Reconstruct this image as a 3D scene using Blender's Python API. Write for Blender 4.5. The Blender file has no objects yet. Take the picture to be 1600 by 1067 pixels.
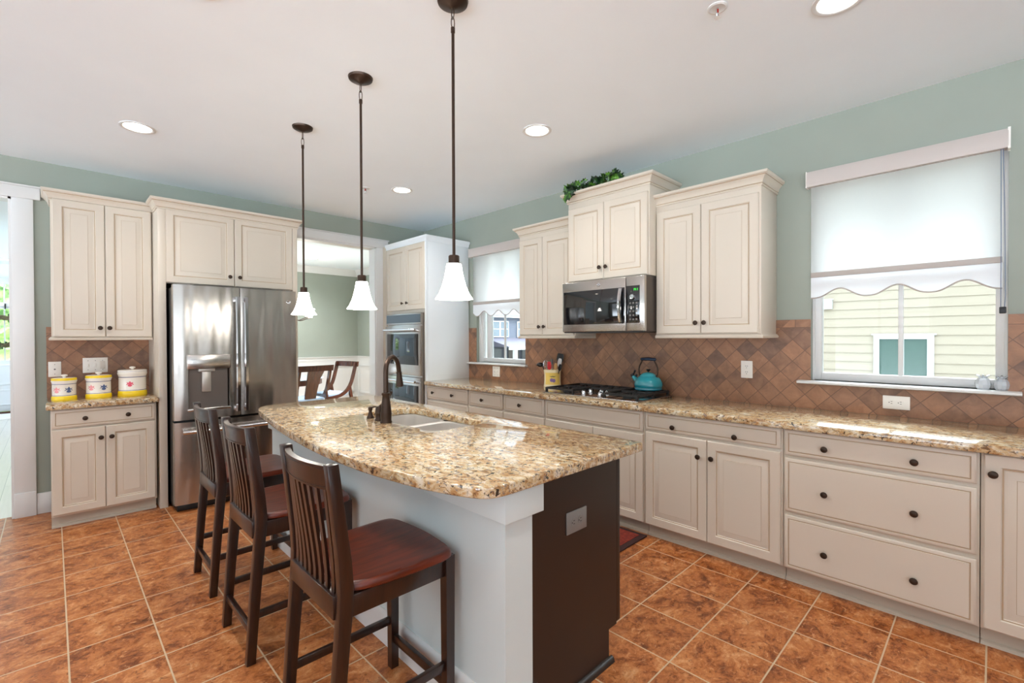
import bpy, bmesh, math, random
from mathutils import Vector, Matrix
C = bpy.context.scene
COL = C.collection
PI = math.pi
random.seed(7)

# ---------------------------------------------------------------- camera
YAW, PITCH, ROLL, EYE = .7744, -.0087, -.0036, 1.3861
F0 = Vector((math.sin(YAW), math.cos(YAW), 0)); R0 = Vector((math.cos(YAW), -math.sin(YAW), 0)); Z0 = Vector((0, 0, 1))
FW = F0*math.cos(PITCH) + Z0*math.sin(PITCH); UP = -F0*math.sin(PITCH) + Z0*math.cos(PITCH)
RC = R0*math.cos(ROLL) + UP*math.sin(ROLL); UC = -R0*math.sin(ROLL) + UP*math.cos(ROLL)
cd = bpy.data.cameras.new('camera'); cam = bpy.data.objects.new('camera', cd); COL.objects.link(cam)
cd.sensor_width = 36; cd.lens = 735.0/1600*36; cd.clip_start = .02; cd.clip_end = 300
M = Matrix((RC, UC, -FW)).transposed().to_4x4(); M.translation = (0, 0, EYE)
cam.matrix_world = M
C.camera = cam
# ---------------------------------------------------------------- sky, exposure
C.view_settings.view_transform = 'Standard'; C.view_settings.look = 'None'
C.view_settings.gamma = 1; C.view_settings.use_curve_mapping = False
C.view_settings.exposure = -0.15
C.cycles.use_denoising = True
C.cycles.max_bounces = 10; C.cycles.diffuse_bounces = 6; C.cycles.glossy_bounces = 5; C.cycles.transmission_bounces = 8
C.cycles.sample_clamp_indirect = 8; C.cycles.caustics_reflective = False; C.cycles.caustics_refractive = False
EAST_GLARE = 27.0
SKY_BRIGHT, SKY_DIM = 4.6, 2.2      # bright half of the sky lies to the south-west, behind the camera
w = bpy.data.worlds.new('sky'); C.world = w; w.use_nodes = True
wn = w.node_tree; bg = wn.nodes['Background']
def wnode(ty, **ins):
    q = wn.nodes.new('ShaderNode'+ty)
    for k, v in ins.items():
        sck = q.inputs[int(k[1:])]
        if hasattr(v, 'is_output'): wn.links.new(v, sck)
        else: sck.default_value = v
    return q
tc = wnode('TexCoord'); sx = wnode('SeparateXYZ', i0=tc.outputs['Generated'])
mr = wnode('MapRange', i0=sx.outputs[2], i1=-1, i2=1)
rp = wnode('ValToRGB', i0=mr.outputs[0])
RAMP = [(.0, (1.75, 2.0, 2.2)), (.32, (2.1, 2.4, 2.65)), (.40, (3.3, 3.8, 4.2)), (.45, (3.0, 3.4, 3.8)), (.48, (1.25, 1.4, 1.55)), (.5, (.45, .50, .54)), (.6, (.52, .57, .62)), (.85, (.9, .95, 1.0))]   # lower half brightened to light the ceiling, dim at the horizon, sky above
while len(rp.color_ramp.elements) < len(RAMP): rp.color_ramp.elements.new(.5)
for el, (ps, c_) in zip(rp.color_ramp.elements, RAMP): el.position = ps; el.color = c_+(1,)
dt = wn.nodes.new('ShaderNodeVectorMath'); dt.operation = 'DOT_PRODUCT'; wn.links.new(tc.outputs['Generated'], dt.inputs[0]); dt.inputs[1].default_value = (-.58, -.81, 0)
st = wnode('MapRange', i0=dt.outputs['Value'], i1=.0, i2=.6, i3=SKY_DIM, i4=SKY_BRIGHT)
d2 = wn.nodes.new('ShaderNodeVectorMath'); d2.operation = 'DOT_PRODUCT'; wn.links.new(tc.outputs['Generated'], d2.inputs[0]); d2.inputs[1].default_value = (.64, -.10, .76)
s2 = wnode('MapRange', i0=d2.outputs['Value'], i1=.5, i2=1.0, i3=0.0, i4=EAST_GLARE)      # bright patch added high in the eastern sky to make the blinds glow
ad = wnode('Math', i0=st.outputs[0], i1=s2.outputs[0]); ad.operation = 'ADD'
wn.links.new(rp.outputs[0], bg.inputs[0]); wn.links.new(ad.outputs[0], bg.inputs[1])
CAN_POWER = 52.0      # watts of each recessed ceiling lamp
PENDANT_GLOW = 24.0

# ---------------------------------------------------------------- mesh builder
class B:
    def __init__(s): s.bm = bmesh.new(); s.mi = 0
    def _add(s, b2, mi=None, keep=False):
        m = s.mi if mi is None else mi
        if not keep:
            for f in b2.faces: f.material_index = m
        me = bpy.data.meshes.new('t'); b2.to_mesh(me); b2.free(); s.bm.from_mesh(me); bpy.data.meshes.remove(me); return s
    def box(s, x0, x1, y0, y1, z0, z1, bev=0, seg=2, mi=None):
        b = bmesh.new(); bmesh.ops.create_cube(b, size=1)
        for v in b.verts: v.co = Vector(((x0+x1)/2+v.co.x*(x1-x0), (y0+y1)/2+v.co.y*(y1-y0), (z0+z1)/2+v.co.z*(z1-z0)))
        if bev: bmesh.ops.bevel(b, geom=b.edges[:], offset=min(bev, .49*min(abs(x1-x0), abs(y1-y0), abs(z1-z0))), segments=seg, affect='EDGES', profile=.5)
        return s._add(b, mi)
    def prism(s, pts, ax, a0, a1, bev=0, seg=2, mi=None):
        # polygon in the plane across axis ax: x->(y,z) y->(x,z) z->(x,y)
        b = bmesh.new(); P = {'x': lambda p, a: (a, p[0], p[1]), 'y': lambda p, a: (p[0], a, p[1]), 'z': lambda p, a: (p[0], p[1], a)}[ax]
        lo = [b.verts.new(P(p, a0)) for p in pts]; hi = [b.verts.new(P(p, a1)) for p in pts]; n = len(pts)
        b.faces.new(lo[::-1]); b.faces.new(hi)
        for i in range(n): b.faces.new((lo[i], lo[(i+1) % n], hi[(i+1) % n], hi[i]))
        bmesh.ops.recalc_face_normals(b, faces=b.faces[:])
        if bev: bmesh.ops.bevel(b, geom=b.edges[:], offset=bev, segments=seg, affect='EDGES', profile=.5)
        return s._add(b, mi)
    def rings(s, rings, cap=True, mi=None, closed=False, mis=None):
        b = bmesh.new(); R = [[b.verts.new(p) for p in r] for r in rings]; n = len(rings[0])
        for k in range(len(R)-1 + (1 if closed else 0)):
            A, D = R[k], R[(k+1) % len(R)]
            for i in range(n):
                f = b.faces.new((A[i], A[(i+1) % n], D[(i+1) % n], D[i]))
                if mis: f.material_index = mis[k]
        if cap and not closed: b.faces.new(R[0][::-1]); b.faces.new(R[-1])
        bmesh.ops.recalc_face_normals(b, faces=b.faces[:])
        return s._add(b, mi, bool(mis))
    def lathe(s, prof, n=32, c=(0, 0, 0), ax='z', cap=True, mi=None):
        def P(r, h, t):
            a, d = r*math.cos(t), r*math.sin(t)
            v = {'z': (a, d, h), 'y': (a, h, d), 'x': (h, a, d)}[ax]
            return (c[0]+v[0], c[1]+v[1], c[2]+v[2])
        return s.rings([[P(max(r, 1e-4), h, 2*PI*i/n) for i in range(n)] for r, h in prof], cap, mi)
    def tube(s, pts, r, n=10, mi=None, closed=False):
        pts = [Vector(p) for p in pts]; rr = r if isinstance(r, (list, tuple)) else [r]*len(pts); out = []; prev = None
        m = len(pts)
        for i, p in enumerate(pts):
            if closed: t = pts[(i+1) % m]-pts[i-1]
            else: t = pts[min(i+1, m-1)]-pts[max(i-1, 0)]
            t.normalize()
            if prev is None:
                a = Vector((0, 0, 1)) if abs(t.z) < .9 else Vector((1, 0, 0)); u = t.cross(a).normalized()
            else: u = (prev-t*prev.dot(t)).normalized()
            prev = u; v = t.cross(u)
            out.append([p+(u*math.cos(2*PI*k/n)+v*math.sin(2*PI*k/n))*rr[i] for k in range(n)])
        return s.rings(out, True, mi, closed)
    def bar(s, p, q, wx, wy, mi=None):
        # square bar between two points
        p, q = Vector(p), Vector(q); t = (q-p).normalized(); a = Vector((0, 0, 1)) if abs(t.z) < .9 else Vector((1, 0, 0)); u = t.cross(a).normalized(); v = t.cross(u)
        return s.rings([[c+u*(i*wx/2)+v*(j*wy/2) for i, j in ((-1, -1), (1, -1), (1, 1), (-1, 1))] for c in (p, q)], True, mi)
    def front(s, x0, x1, z0, z1, loops, mis, yc=0):
        # nested rectangles: (inset, depth); ring k gets material mis[k]; last one is filled
        b = bmesh.new(); R = []
        for o, d in loops: R.append([b.verts.new(p) for p in ((x0+o, yc+d, z0+o), (x1-o, yc+d, z0+o), (x1-o, yc+d, z1-o), (x0+o, yc+d, z1-o))])
        for k in range(len(R)-1):
            for i in range(4):
                f = b.faces.new((R[k][i], R[k][(i+1) % 4], R[k+1][(i+1) % 4], R[k+1][i])); f.material_index = mis[k]
        b.faces.new(R[-1]).material_index = mis[-1]; b.faces.new(R[0][::-1]).material_index = 0
        me = bpy.data.meshes.new('t'); b.to_mesh(me); b.free(); s.bm.from_mesh(me); bpy.data.meshes.remove(me); return s
    def sphere(s, c, r, sc=(1, 1, 1), u=16, v=10, mi=None):
        b = bmesh.new(); bmesh.ops.create_uvsphere(b, u_segments=u, v_segments=v, radius=r)
        for q in b.verts: q.co = Vector((c[0]+q.co.x*sc[0], c[1]+q.co.y*sc[1], c[2]+q.co.z*sc[2]))
        return s._add(b, mi)
    def poly(s, pts, mi=None):
        b = bmesh.new(); b.faces.new([b.verts.new(p) for p in pts]); return s._add(b, mi)

def obj(name, b, mats, parent=None, label=None, cat=None, group=None, kind=None, loc=None, rotz=None, smooth=40):
    bm = b.bm; bmesh.ops.recalc_face_normals(bm, faces=bm.faces[:])
    me = bpy.data.meshes.new(name); bm.to_mesh(me); bm.free()
    for m in (mats if isinstance(mats, (list, tuple)) else [mats]): me.materials.append(m)
    if smooth:
        for p in me.polygons: p.use_smooth = True
        me.set_sharp_from_angle(angle=math.radians(smooth))
    o = bpy.data.objects.new(name, me); COL.objects.link(o)
    if parent is not None: o.parent = parent
    tag(o, label, cat, group, kind)
    if loc: o.location = loc
    if rotz is not None: o.rotation_euler.z = rotz
    return o
def tag(o, label=None, cat=None, group=None, kind=None):
    if label: o['label'] = label
    if cat: o['category'] = cat
    if group: o['group'] = group
    if kind: o['kind'] = kind
    return o
def thing(name, label, cat, loc=(0, 0, 0), rotz=0, group=None, kind=None):
    o = bpy.data.objects.new(name, None); COL.objects.link(o); o.empty_display_size = .05
    o.location = loc; o.rotation_euler = (0, 0, rotz); return tag(o, label, cat, group, kind)
def dup(root, loc, rotz=0, label=None):
    r = root.copy(); COL.objects.link(r); r.location = loc; r.rotation_euler = (0, 0, rotz)
    if label: r['label'] = label
    for ch in list(root.children):
        c = ch.copy(); COL.objects.link(c); c.parent = r
        for g in ch.children:
            d = g.copy(); COL.objects.link(d); d.parent = c
    return r
def struct(name, b, m, parent=None, label=None, smooth=40): return obj(name, b, m, parent, label=label, kind='structure' if parent is None else None, smooth=smooth)

# ---------------------------------------------------------------- materials
def s2l(c): return tuple(((v/255)/12.92 if v/255 <= .04045 else (((v/255)+.055)/1.055)**2.4) for v in c)+(1,)
class N:
    def __init__(s, name):
        s.m = bpy.data.materials.new(name); s.m.use_nodes = True; s.t = s.m.node_tree; s.b = s.t.nodes['Principled BSDF']
    def n(s, ty, props=None, **ins):
        q = s.t.nodes.new('ShaderNode'+ty)
        for k, v in (props or {}).items(): setattr(q, k, v)
        for k, v in ins.items():
            key = int(k[1:]) if k[0] == 'i' and k[1:].isdigit() else k.replace('_', ' ')
            s.put(q.inputs[key], v)
        return q
    def put(s, sock, v):
        if hasattr(v, 'outputs'): v = v.outputs[0]
        if hasattr(v, 'is_output'): s.t.links.new(v, sock)
        else: sock.default_value = v
    def set(s, **kw):
        for k, v in kw.items(): s.put(s.b.inputs[k.replace('_', ' ')], v)
        return s
    def ramp(s, f, stops, interp='LINEAR'):
        q = s.t.nodes.new('ShaderNodeValToRGB'); cr = q.color_ramp; cr.interpolation = interp
        while len(cr.elements) < len(stops): cr.elements.new(.5)
        for e, (p, c) in zip(cr.elements, stops): e.position = p; e.color = c if len(c) == 4 else tuple(c)+(1,)
        s.put(q.inputs[0], f); return q
    def mix(s, f, a, b, mode='MIX'):
        q = s.t.nodes.new('ShaderNodeMix'); q.data_type = 'RGBA'; q.blend_type = mode
        s.put(q.inputs[0], f); s.put(q.inputs[6], a); s.put(q.inputs[7], b); return q.outputs[2]
    def math(s, op, a, b=0.0, c=0.0):
        q = s.t.nodes.new('ShaderNodeMath'); q.operation = op
        s.put(q.inputs[0], a); s.put(q.inputs[1], b); s.put(q.inputs[2], c); return q.outputs[0]
    def co(s, kind='Object'): return s.n('TexCoord').outputs[kind]
    def noise(s, vec, scale, detail=4, rough=.5, dist=0): return s.n('TexNoise', None, Vector=vec, Scale=scale, Detail=detail, Roughness=rough, Distortion=dist).outputs[0]
    def bump(s, h, strength=.2, dist=.01):
        q = s.n('Bump', None, Strength=strength, Distance=dist, Height=h); s.put(s.b.inputs['Normal'], q.outputs[0])
def plain(name, rgb, rough=.5, metal=0, **kw):
    q = N(name); q.set(Base_Color=s2l(rgb), Roughness=rough, Metallic=metal, **kw); return q.m
def paint(name, rgb, rough=.5, amp=.03, scale=3.0):
    q = N(name); f = q.noise(q.co(), scale, 5); c = s2l(rgb)
    q.set(Base_Color=q.ramp(f, [(.3, tuple(v*(1-amp) for v in c[:3])), (.7, tuple(min(1, v*(1+amp)) for v in c[:3]))]), Roughness=rough)
    q.bump(q.noise(q.co(), 220, 2), .03, .002); return q.m
def emit(name, rgb, st):
    q = N(name); q.set(Base_Color=s2l(rgb), Emission_Color=s2l(rgb), Emission_Strength=st); return q.m

M_WALL = paint('sage_paint', (147, 154, 143), .55)
M_CEIL = paint('ceiling_paint', (237, 246, 252), .7, .01)
M_TRIM = paint('white_trim', (218, 219, 218), .35, .01)
M_CREAM = paint('cream_cabinet', (206, 196, 181), .32, .012)
M_GLAZE_SHADE = plain('brown_glaze_shadow_lines', (172, 150, 122), .4)  # real glaze in door grooves; on the crown, painted shadow lines
M_PANTRY = paint('white_panel', (226, 232, 236), .3, .01)
M_ISLAND = paint('island_grey_paint', (210, 222, 223), .45, .015)
M_ESP = paint('espresso_panel', (40, 30, 26), .35, .05, 8)
M_BRONZE = plain('oil_rubbed_bronze', (62, 47, 38), .35, .7)
M_KNOB = plain('dark_bronze_knob', (58, 44, 34), .35, .6)
M_BLACK = plain('black_plastic', (18, 18, 19), .4)
M_IRON = plain('cast_iron', (34, 32, 31), .55)
M_CHROME = plain('chrome', (225, 225, 228), .1, 1)
M_WHITEPL = plain('white_plastic', (238, 235, 228), .35)
M_GREYPL = plain('grey_plastic', (120, 118, 116), .35)
M_SLOT = plain('outlet_slot', (45, 40, 36), .6)
M_BGLASS = N('black_glass').set(Base_Color=s2l((20, 20, 22)), Roughness=.05, Specular_IOR_Level=.9).m
M_TOE = plain('toe_kick', (186, 176, 160), .5)

def stainless(name, rgb=(190, 186, 182), rough=.24, wave=True):
    q = N(name); mp = q.n('Mapping', None, Vector=q.co(), Scale=(3, 3, 260)); f = q.noise(mp, 1.5, 3)
    q.set(Base_Color=s2l(rgb), Metallic=1.0, Roughness=q.math('MULTIPLY_ADD', f, .12, rough-.06), Anisotropic=.4)
    if wave: q.bump(q.noise(q.n('Mapping', None, Vector=q.co(), Scale=(5.5, 5.5, .9)), 1.6, 1), .45, .03)
    return q.m
M_STEEL = stainless('brushed_stainless', (180, 175, 169))
M_STEEL2 = stainless('stainless_flat', (196, 192, 188), .22, False)
M_SINK = plain('sink_steel', (204, 200, 194), .34, .3)

# granite
def granite():
    q = N('granite'); v = q.co(); wv = q.n('Mapping', None, Vector=v, Scale=(1, .6, 1), Rotation=(0, 0, .6))
    n0 = q.noise(v, 4, 3, .5, .4); n1 = q.noise(wv, 36, 6, .7, .5); n2 = q.noise(wv, 54, 6, .68, .8); n3 = q.noise(v, 50, 5, .62, .4); n4 = q.noise(wv, 74, 5, .65, .5)
    base = q.ramp(n1, [(.34, s2l((140, 104, 66))), (.43, s2l((188, 152, 106))), (.52, s2l((208, 190, 152))), (.62, s2l((224, 216, 198)))])
    base = q.mix(q.ramp(n0, [(.42, (0, 0, 0)), (.62, (.4, .4, .4))]), base, q.mix(.8, base, s2l((206, 156, 92)), 'MULTIPLY'))
    c = q.mix(q.ramp(n2, [(.385, (.92, .92, .92)), (.43, (0, 0, 0))]), base, s2l((104, 72, 46)))
    c = q.mix(q.ramp(n4, [(.57, (0, 0, 0)), (.62, (.85, .85, .85))]), c, s2l((128, 122, 118)))
    c = q.mix(q.ramp(n3, [(.60, (0, 0, 0)), (.63, (.97, .97, .97))]), c, s2l((40, 34, 33)))
    q.set(Base_Color=c, Roughness=.07, Specular_IOR_Level=.5, Coat_Weight=.35, Coat_Roughness=.03)
    q.bump(q.noise(v, 6, 2), .02, .004); return q.m
M_GRANITE = granite()

# kitchen floor tile, square grid with light grout
def floor_tile():
    q = N('floor_tile'); v = q.co(); s = q.n('SeparateXYZ', None, Vector=v)
    TX, TY = .305, .315
    fx = q.math('DIVIDE', q.math('SUBTRACT', s.outputs[0], .955), TX); fy = q.math('DIVIDE', q.math('SUBTRACT', s.outputs[1], .33), TY)
    def edge(f, T): return q.math('MULTIPLY', q.math('SUBTRACT', .5, q.math('ABSOLUTE', q.math('SUBTRACT', q.math('FRACT', f), .5))), T)
    d = q.math('MINIMUM', edge(fx, TX), edge(fy, TY))
    grout = q.ramp(q.math('DIVIDE', d, .006), [(.42, (1, 1, 1)), (.62, (0, 0, 0))])
    cell = q.n('CombineXYZ', None, X=q.math('FLOOR', fx), Y=q.math('FLOOR', fy)); wn_ = q.n('TexWhiteNoise', None, Vector=cell)
    off = q.n('VectorMath', {'operation': 'MULTIPLY_ADD'}, i0=wn_.outputs[1], i1=(9, 9, 9), i2=v).outputs[0]
    mp = q.n('Mapping', None, Vector=off, Scale=(1.0, 1.25, 1), Rotation=(0, 0, .3))
    n1 = q.noise(mp, 7.5, 10, .78, .5); n2 = q.noise(mp, 24, 7, .75, 1.2); n3 = q.noise(v, 1.1, 2)
    col = q.ramp(n1, [(.34, s2l((96, 50, 22))), (.43, s2l((146, 82, 41))), (.50, s2l((176, 106, 56))), (.57, s2l((192, 124, 72))), (.66, s2l((214, 160, 112)))])
    col = q.mix(q.ramp(n2, [(.36, (.7, .7, .7)), (.46, (0, 0, 0))]), col, s2l((96, 46, 20)))
    col = q.mix(q.ramp(n2, [(.56, (0, 0, 0)), (.64, (.8, .8, .8))]), col, s2l((210, 152, 104)))
    col = q.mix(q.math('MULTIPLY', q.math('SUBTRACT', wn_.outputs[0], .5), .25), col, s2l((112, 56, 24)))
    q.set(Base_Color=q.mix(grout, col, s2l((196, 172, 140))), Roughness=q.math('MULTIPLY_ADD', n2, .25, .26), Specular_IOR_Level=.45)
    q.bump(q.math('SUBTRACT', q.math('MULTIPLY', n1, .35), grout), .12, .004); return q.m
M_FLOOR = floor_tile()

# tumbled stone backsplash: diagonal tiles below a straight border row
def backsplash(name, horiz, top):
    q = N(name); s = q.n('SeparateXYZ', None, Vector=q.co()); u = s.outputs[horiz]; z = s.outputs[2]
    T = .1016; band = .052
    a = q.math('DIVIDE', q.math('MULTIPLY', q.math('ADD', u, z), .7071), T); b = q.math('DIVIDE', q.math('MULTIPLY', q.math('SUBTRACT', u, z), .7071), T)
    def edge(f, t): return q.math('MULTIPLY', q.math('SUBTRACT', .5, q.math('ABSOLUTE', q.math('SUBTRACT', q.math('FRACT', f), .5))), t)
    dd = q.math('MINIMUM', edge(a, T), edge(b, T))
    isb = q.math('GREATER_THAN', z, top-band)
    bu = q.math('DIVIDE', u, .153)
    db = q.math('MINIMUM', edge(bu, .153), q.math('ABSOLUTE', q.math('SUBTRACT', z, top-band)))
    d = q.n('Mix', None, i0=isb, i2=dd, i3=db).outputs[0]
    dm = q.math('MINIMUM', d, q.math('ABSOLUTE', q.math('SUBTRACT', z, top-band)))
    grout = q.ramp(q.math('DIVIDE', dm, .004), [(.35, (1, 1, 1)), (.6, (0, 0, 0))])
    cell = q.n('CombineXYZ', None, X=q.math('ADD', q.math('FLOOR', a), q.math('MULTIPLY', isb, q.math('FLOOR', bu))), Y=q.math('FLOOR', b), Z=isb); wh = q.n('TexWhiteNoise', None, Vector=cell)
    off = q.n('VectorMath', {'operation': 'MULTIPLY_ADD'}, i0=wh.outputs[1], i1=(7, 7, 7), i2=q.co()).outputs[0]
    n1 = q.noise(off, 13, 7, .62, .5)
    col = q.ramp(n1, [(.30, s2l((104, 74, 56))), (.5, s2l((150, 110, 84))), (.68, s2l((178, 138, 108)))])
    tint = q.ramp(wh.outputs[0], [(0, s2l((120, 98, 86))), (.35, s2l((176, 136, 108))), (.7, s2l((196, 148, 112))), (1, s2l((150, 116, 92)))])
    col = q.mix(.55, col, q.mix(.85, col, tint, 'MULTIPLY'))
    col = q.mix(.35, col, tint)
    q.set(Base_Color=q.mix(grout, col, s2l((112, 84, 66))), Roughness=.42)
    q.bump(q.math('SUBTRACT', q.math('MULTIPLY', n1, .4), grout), .25, .004); return q.m
M_SPLASH_E = backsplash('stone_tile_east', 1, 1.497)
M_SPLASH_N = backsplash('stone_tile_north', 0, 1.483)

def wood(name, dark, light, scale=(1, 14, 1), rough=.3, sc=4, coat=.3):
    q = N(name); mp = q.n('Mapping', None, Vector=q.co(), Scale=scale); f = q.noise(mp, sc, 6, .6, .6)
    q.set(Base_Color=q.ramp(f, [(.3, s2l(dark)), (.7, s2l(light))]), Roughness=rough, Coat_Weight=coat, Coat_Roughness=.15); return q.m
M_STOOL = wood('dark_walnut_stain', (26, 13, 9), (50, 25, 15), (9, 9, 1), .28, 5)
M_SEAT = wood('mahogany_seat', (62, 18, 6), (112, 42, 17), (2, 16, 1), .3, 3, .12)
M_DINE = wood('cherry_dark', (52, 26, 18), (86, 44, 28), (1, 9, 1), .25, 5)
def planks(name, a, b, along=1):
    q = N(name); v = q.co(); br = q.n('TexBrick', {'offset': .37}, Scale=1.0, Mortar_Size=.0015, Brick_Width=1.3, Row_Height=.11, Color1=s2l(a), Color2=s2l(b), Mortar=s2l(tuple(x*.6 for x in a)))
    mp = q.n('Mapping', None, Vector=v, Rotation=(0, 0, PI/2 if along else 0)); q.put(br.inputs['Vector'], mp)
    g = q.noise(q.n('Mapping', None, Vector=v, Scale=(18, 1, 1)), 3, 5)
    q.set(Base_Color=q.mix(q.math('MULTIPLY', g, .4), br.outputs[0], s2l(tuple(x*.75 for x in a))), Roughness=.3); return q.m
M_HALLFLOOR = planks('pale_oak_planks', (214, 206, 196), (226, 220, 212))
M_DINEFLOOR = planks('oak_planks', (170, 140, 108), (186, 156, 122))

def glass(name, rgb=(255, 255, 255)):
    q = N(name); t = q.t; tr = q.n('BsdfTransparent', None, Color=s2l(rgb)); gl = q.n('BsdfGlossy', None, Roughness=.02); fr = q.n('Fresnel', None, IOR=1.25)
    mx = q.n('MixShader', None, i0=fr, i1=tr, i2=gl); t.links.new(mx.outputs[0], t.nodes['Material Output'].inputs[0]); return q.m
M_PANE = glass('window_pane', (246, 250, 250))
def crystal():
    q = N('crystal_glass'); t = q.t; tr = q.n('BsdfTransparent', None, Color=(.96, .98, 1, 1)); gl = q.n('BsdfGlossy', None, Roughness=.04); di = q.n('BsdfDiffuse', None, Color=(.9, .95, 1, 1)); fr = q.n('LayerWeight', None, Blend=.35)
    m0 = q.n('MixShader', None, i0=.38, i1=tr, i2=di); mx = q.n('MixShader', None, i0=fr.outputs[1], i1=m0, i2=gl); t.links.new(mx.outputs[0], t.nodes['Material Output'].inputs[0]); return q.m
def cloth_shade(name, col, tw=.75):
    q = N(name); t = q.t; d = q.n('BsdfDiffuse', None, Color=col); tl = q.n('BsdfTranslucent', None, Color=col)
    mx = q.n('MixShader', None, i0=tw, i1=d, i2=tl); t.links.new(mx.outputs[0], t.nodes['Material Output'].inputs[0]); return q.m
M_BLIND = cloth_shade('blind_fabric', (.98, .98, .98, 1), .93)
M_VALANCE = cloth_shade('valance_fabric', (.92, .94, .96, 1), .45)
M_CASSETTE = plain('blind_cassette', (190, 181, 175), .5)
M_HEM = plain('hem_trim', (176, 168, 162), .6)
# ================================================================ setting
XW, YN, ZC = 3.543, 5.29, 2.793
YD = 9.35; YH = 12.9; XD2 = 4.6; WX, WY = -4.6, -4.6
b = B(); b.box(WX, XW+.16, WY, YN+.06, -.08, 0); struct('floor', b, M_FLOOR)
b = B(); b.box(.9, XD2+.2, YN+.06, YD+.12, -.08, 0); struct('floor_dining', b, M_DINEFLOOR)
b = B(); b.box(-3.2, .9, YN+.06, YH+.2, -.08, 0); struct('floor_hall', b, M_HALLFLOOR)
b = B(); b.box(WX-.15, XD2+.2, WY-.15, YH+.2, ZC, ZC+.12); struct('ceiling', b, M_CEIL)
b = B(); b.box(WX-.3, XW+.16, WY-.3, YH+.3, ZC+.121, 6.4); struct('sky_blocker_upper', b, plain('upper_blocker_grey', (220, 222, 220), .7))  # unseen mass added to keep western sky off the yellow siding
b = B(); b.box(2.2, XW+.16, -12, WY-.16, 0, 6.4); struct('sky_blocker_wing', b, plain('wing_blocker_grey', (200, 202, 200), .7))  # unseen mass added to block south-western sky from the gap between houses
b = B(); b.box(XW+.5, 12, -15, -12.2, -.7, 7); struct('sky_blocker_south', b, plain('south_blocker_grey', (170, 172, 176), .7))  # unseen mass added to close the gap's south end against sky light
# east wall with two window openings
RW = (-.055, .83, 1.10, 2.42); LW = (3.41, 4.21, 1.10, 2.40)
b = B()
b.box(XW, XW+.16, WY, RW[0], 0, ZC); b.box(XW, XW+.16, RW[1], LW[0], 0, ZC); b.box(XW, XW+.16, LW[1], YN+.14, 0, ZC)
for W in (RW, LW): b.box(XW, XW+.16, W[0], W[1], 0, W[2]); b.box(XW, XW+.16, W[0], W[1], W[3], ZC)
struct('wall_east', b, M_WALL)
# north wall: hall opening x -1.6..-.216, dining opening x 1.85..2.84
OH = (-1.5, -.216, 2.48); OD = (1.85, 2.84, 2.49); TN = .12
b = B()
b.box(WX, OH[0], YN, YN+TN, 0, ZC); b.box(OH[1], OD[0], YN, YN+TN, 0, ZC); b.box(OD[1], XW+.0, YN, YN+TN, 0, ZC)
b.box(OH[0], OH[1], YN, YN+TN, OH[2], ZC); b.box(OD[0], OD[1], YN, YN+TN, OD[2], ZC)
struct('wall_north', b, M_WALL)
# far sides of the open-plan room behind the camera: window bays added for light
def holed_wall(name, ax, c0, c1, a0, a1, holes, m):
    b = B(); cur = a0
    f = (lambda p0, p1, z0, z1: b.box(p0, p1, c0, c1, z0, z1)) if ax == 'x' else (lambda p0, p1, z0, z1: b.box(c0, c1, p0, p1, z0, z1))
    for h in holes:
        f(cur, h[0], 0, ZC); f(h[0], h[1], h[3], ZC)
        if h[2] > 0: f(h[0], h[1], 0, h[2])
        cur = h[1]
    f(cur, a1, 0, ZC); return struct(name, b, m)
HS = [(-4.2, -2.6, .25, 2.55), (-2.2, -.4, .25, 2.55), (-.15, .5, .25, 2.55), (1.4, 1.7, .25, 2.5)]
HW = [(-4.2, -2.4, .3, 2.55), (-1.9, 0.0, .02, 2.5), (.8, 2.4, .3, 2.55), (3.0, 4.9, .3, 2.55)]
holed_wall('wall_south', 'x', WY-.15, WY, WX-.15, XW+.16, HS, M_WALL)
holed_wall('wall_west', 'y', WX-.15, WX, WY, YN+TN, HW, M_WALL)
def far_frames(name, ax, c, h):
    b = B(); t = .05
    def f(p0, p1, z0, z1): (b.box(p0, p1, c-.03, c+.03, z0, z1) if ax == 'x' else b.box(c-.03, c+.03, p0, p1, z0, z1))
    f(h[0], h[0]+t, h[2], h[3]); f(h[1]-t, h[1], h[2], h[3]); f(h[0], h[1], h[2], h[2]+t); f(h[0], h[1], h[3]-t, h[3])
    m = (h[0]+h[1])/2; f(m-.02, m+.02, h[2], h[3]); f(h[0], h[1], h[2]+(h[3]-h[2])*.68, h[2]+(h[3]-h[2])*.68+.04)
    struct(name, b, M_TRIM)
k = 3
for h in HS: far_frames('window_%d' % k, 'x', WY-.07, h); k += 1
for h in HW: far_frames('window_%d' % k, 'y', WX-.07, h); k += 1
# rooms beyond: hall and dining room
b = B(); b.box(1.5, XD2, YD, YD+.12, 0, ZC); struct('wall_dining_north', b, M_WALL)
holed_wall('wall_dining_east', 'y', XD2, XD2+.12, YN+TN, YD+.12, [(5.6, 8.15, .5, 2.6)], M_WALL)  # unseen opening added to let light into the dining room
b = B(); b.box(XW+.16, XD2+.12, YN+.0, YN+TN, 0, ZC); struct('wall_dining_south', b, M_WALL)
holed_wall('wall_hall_west', 'y', -3.2, -3.05, YN+TN, YH, [(8.6, 9.8, .6, 2.3), (11.2, 12.2, .6, 2.3)], M_CEIL)  # unseen openings added to let light into the hall
DH = (-1.15, -.2, 0, 2.42)
holed_wall('wall_hall_north', 'x', YH, YH+.12, -3.2, 1.6, [DH], M_CEIL)
b = B(); b.box(1.5, 1.62, YD+.12, YH, 0, ZC); struct('wall_hall_east', b, M_CEIL)
# ground outside the east windows
b = B(); b.box(XW+.4, 70, -20, 70, -.9, -.7); struct('ground', b, plain('gravel_yard', (140, 140, 136), .9))

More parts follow.
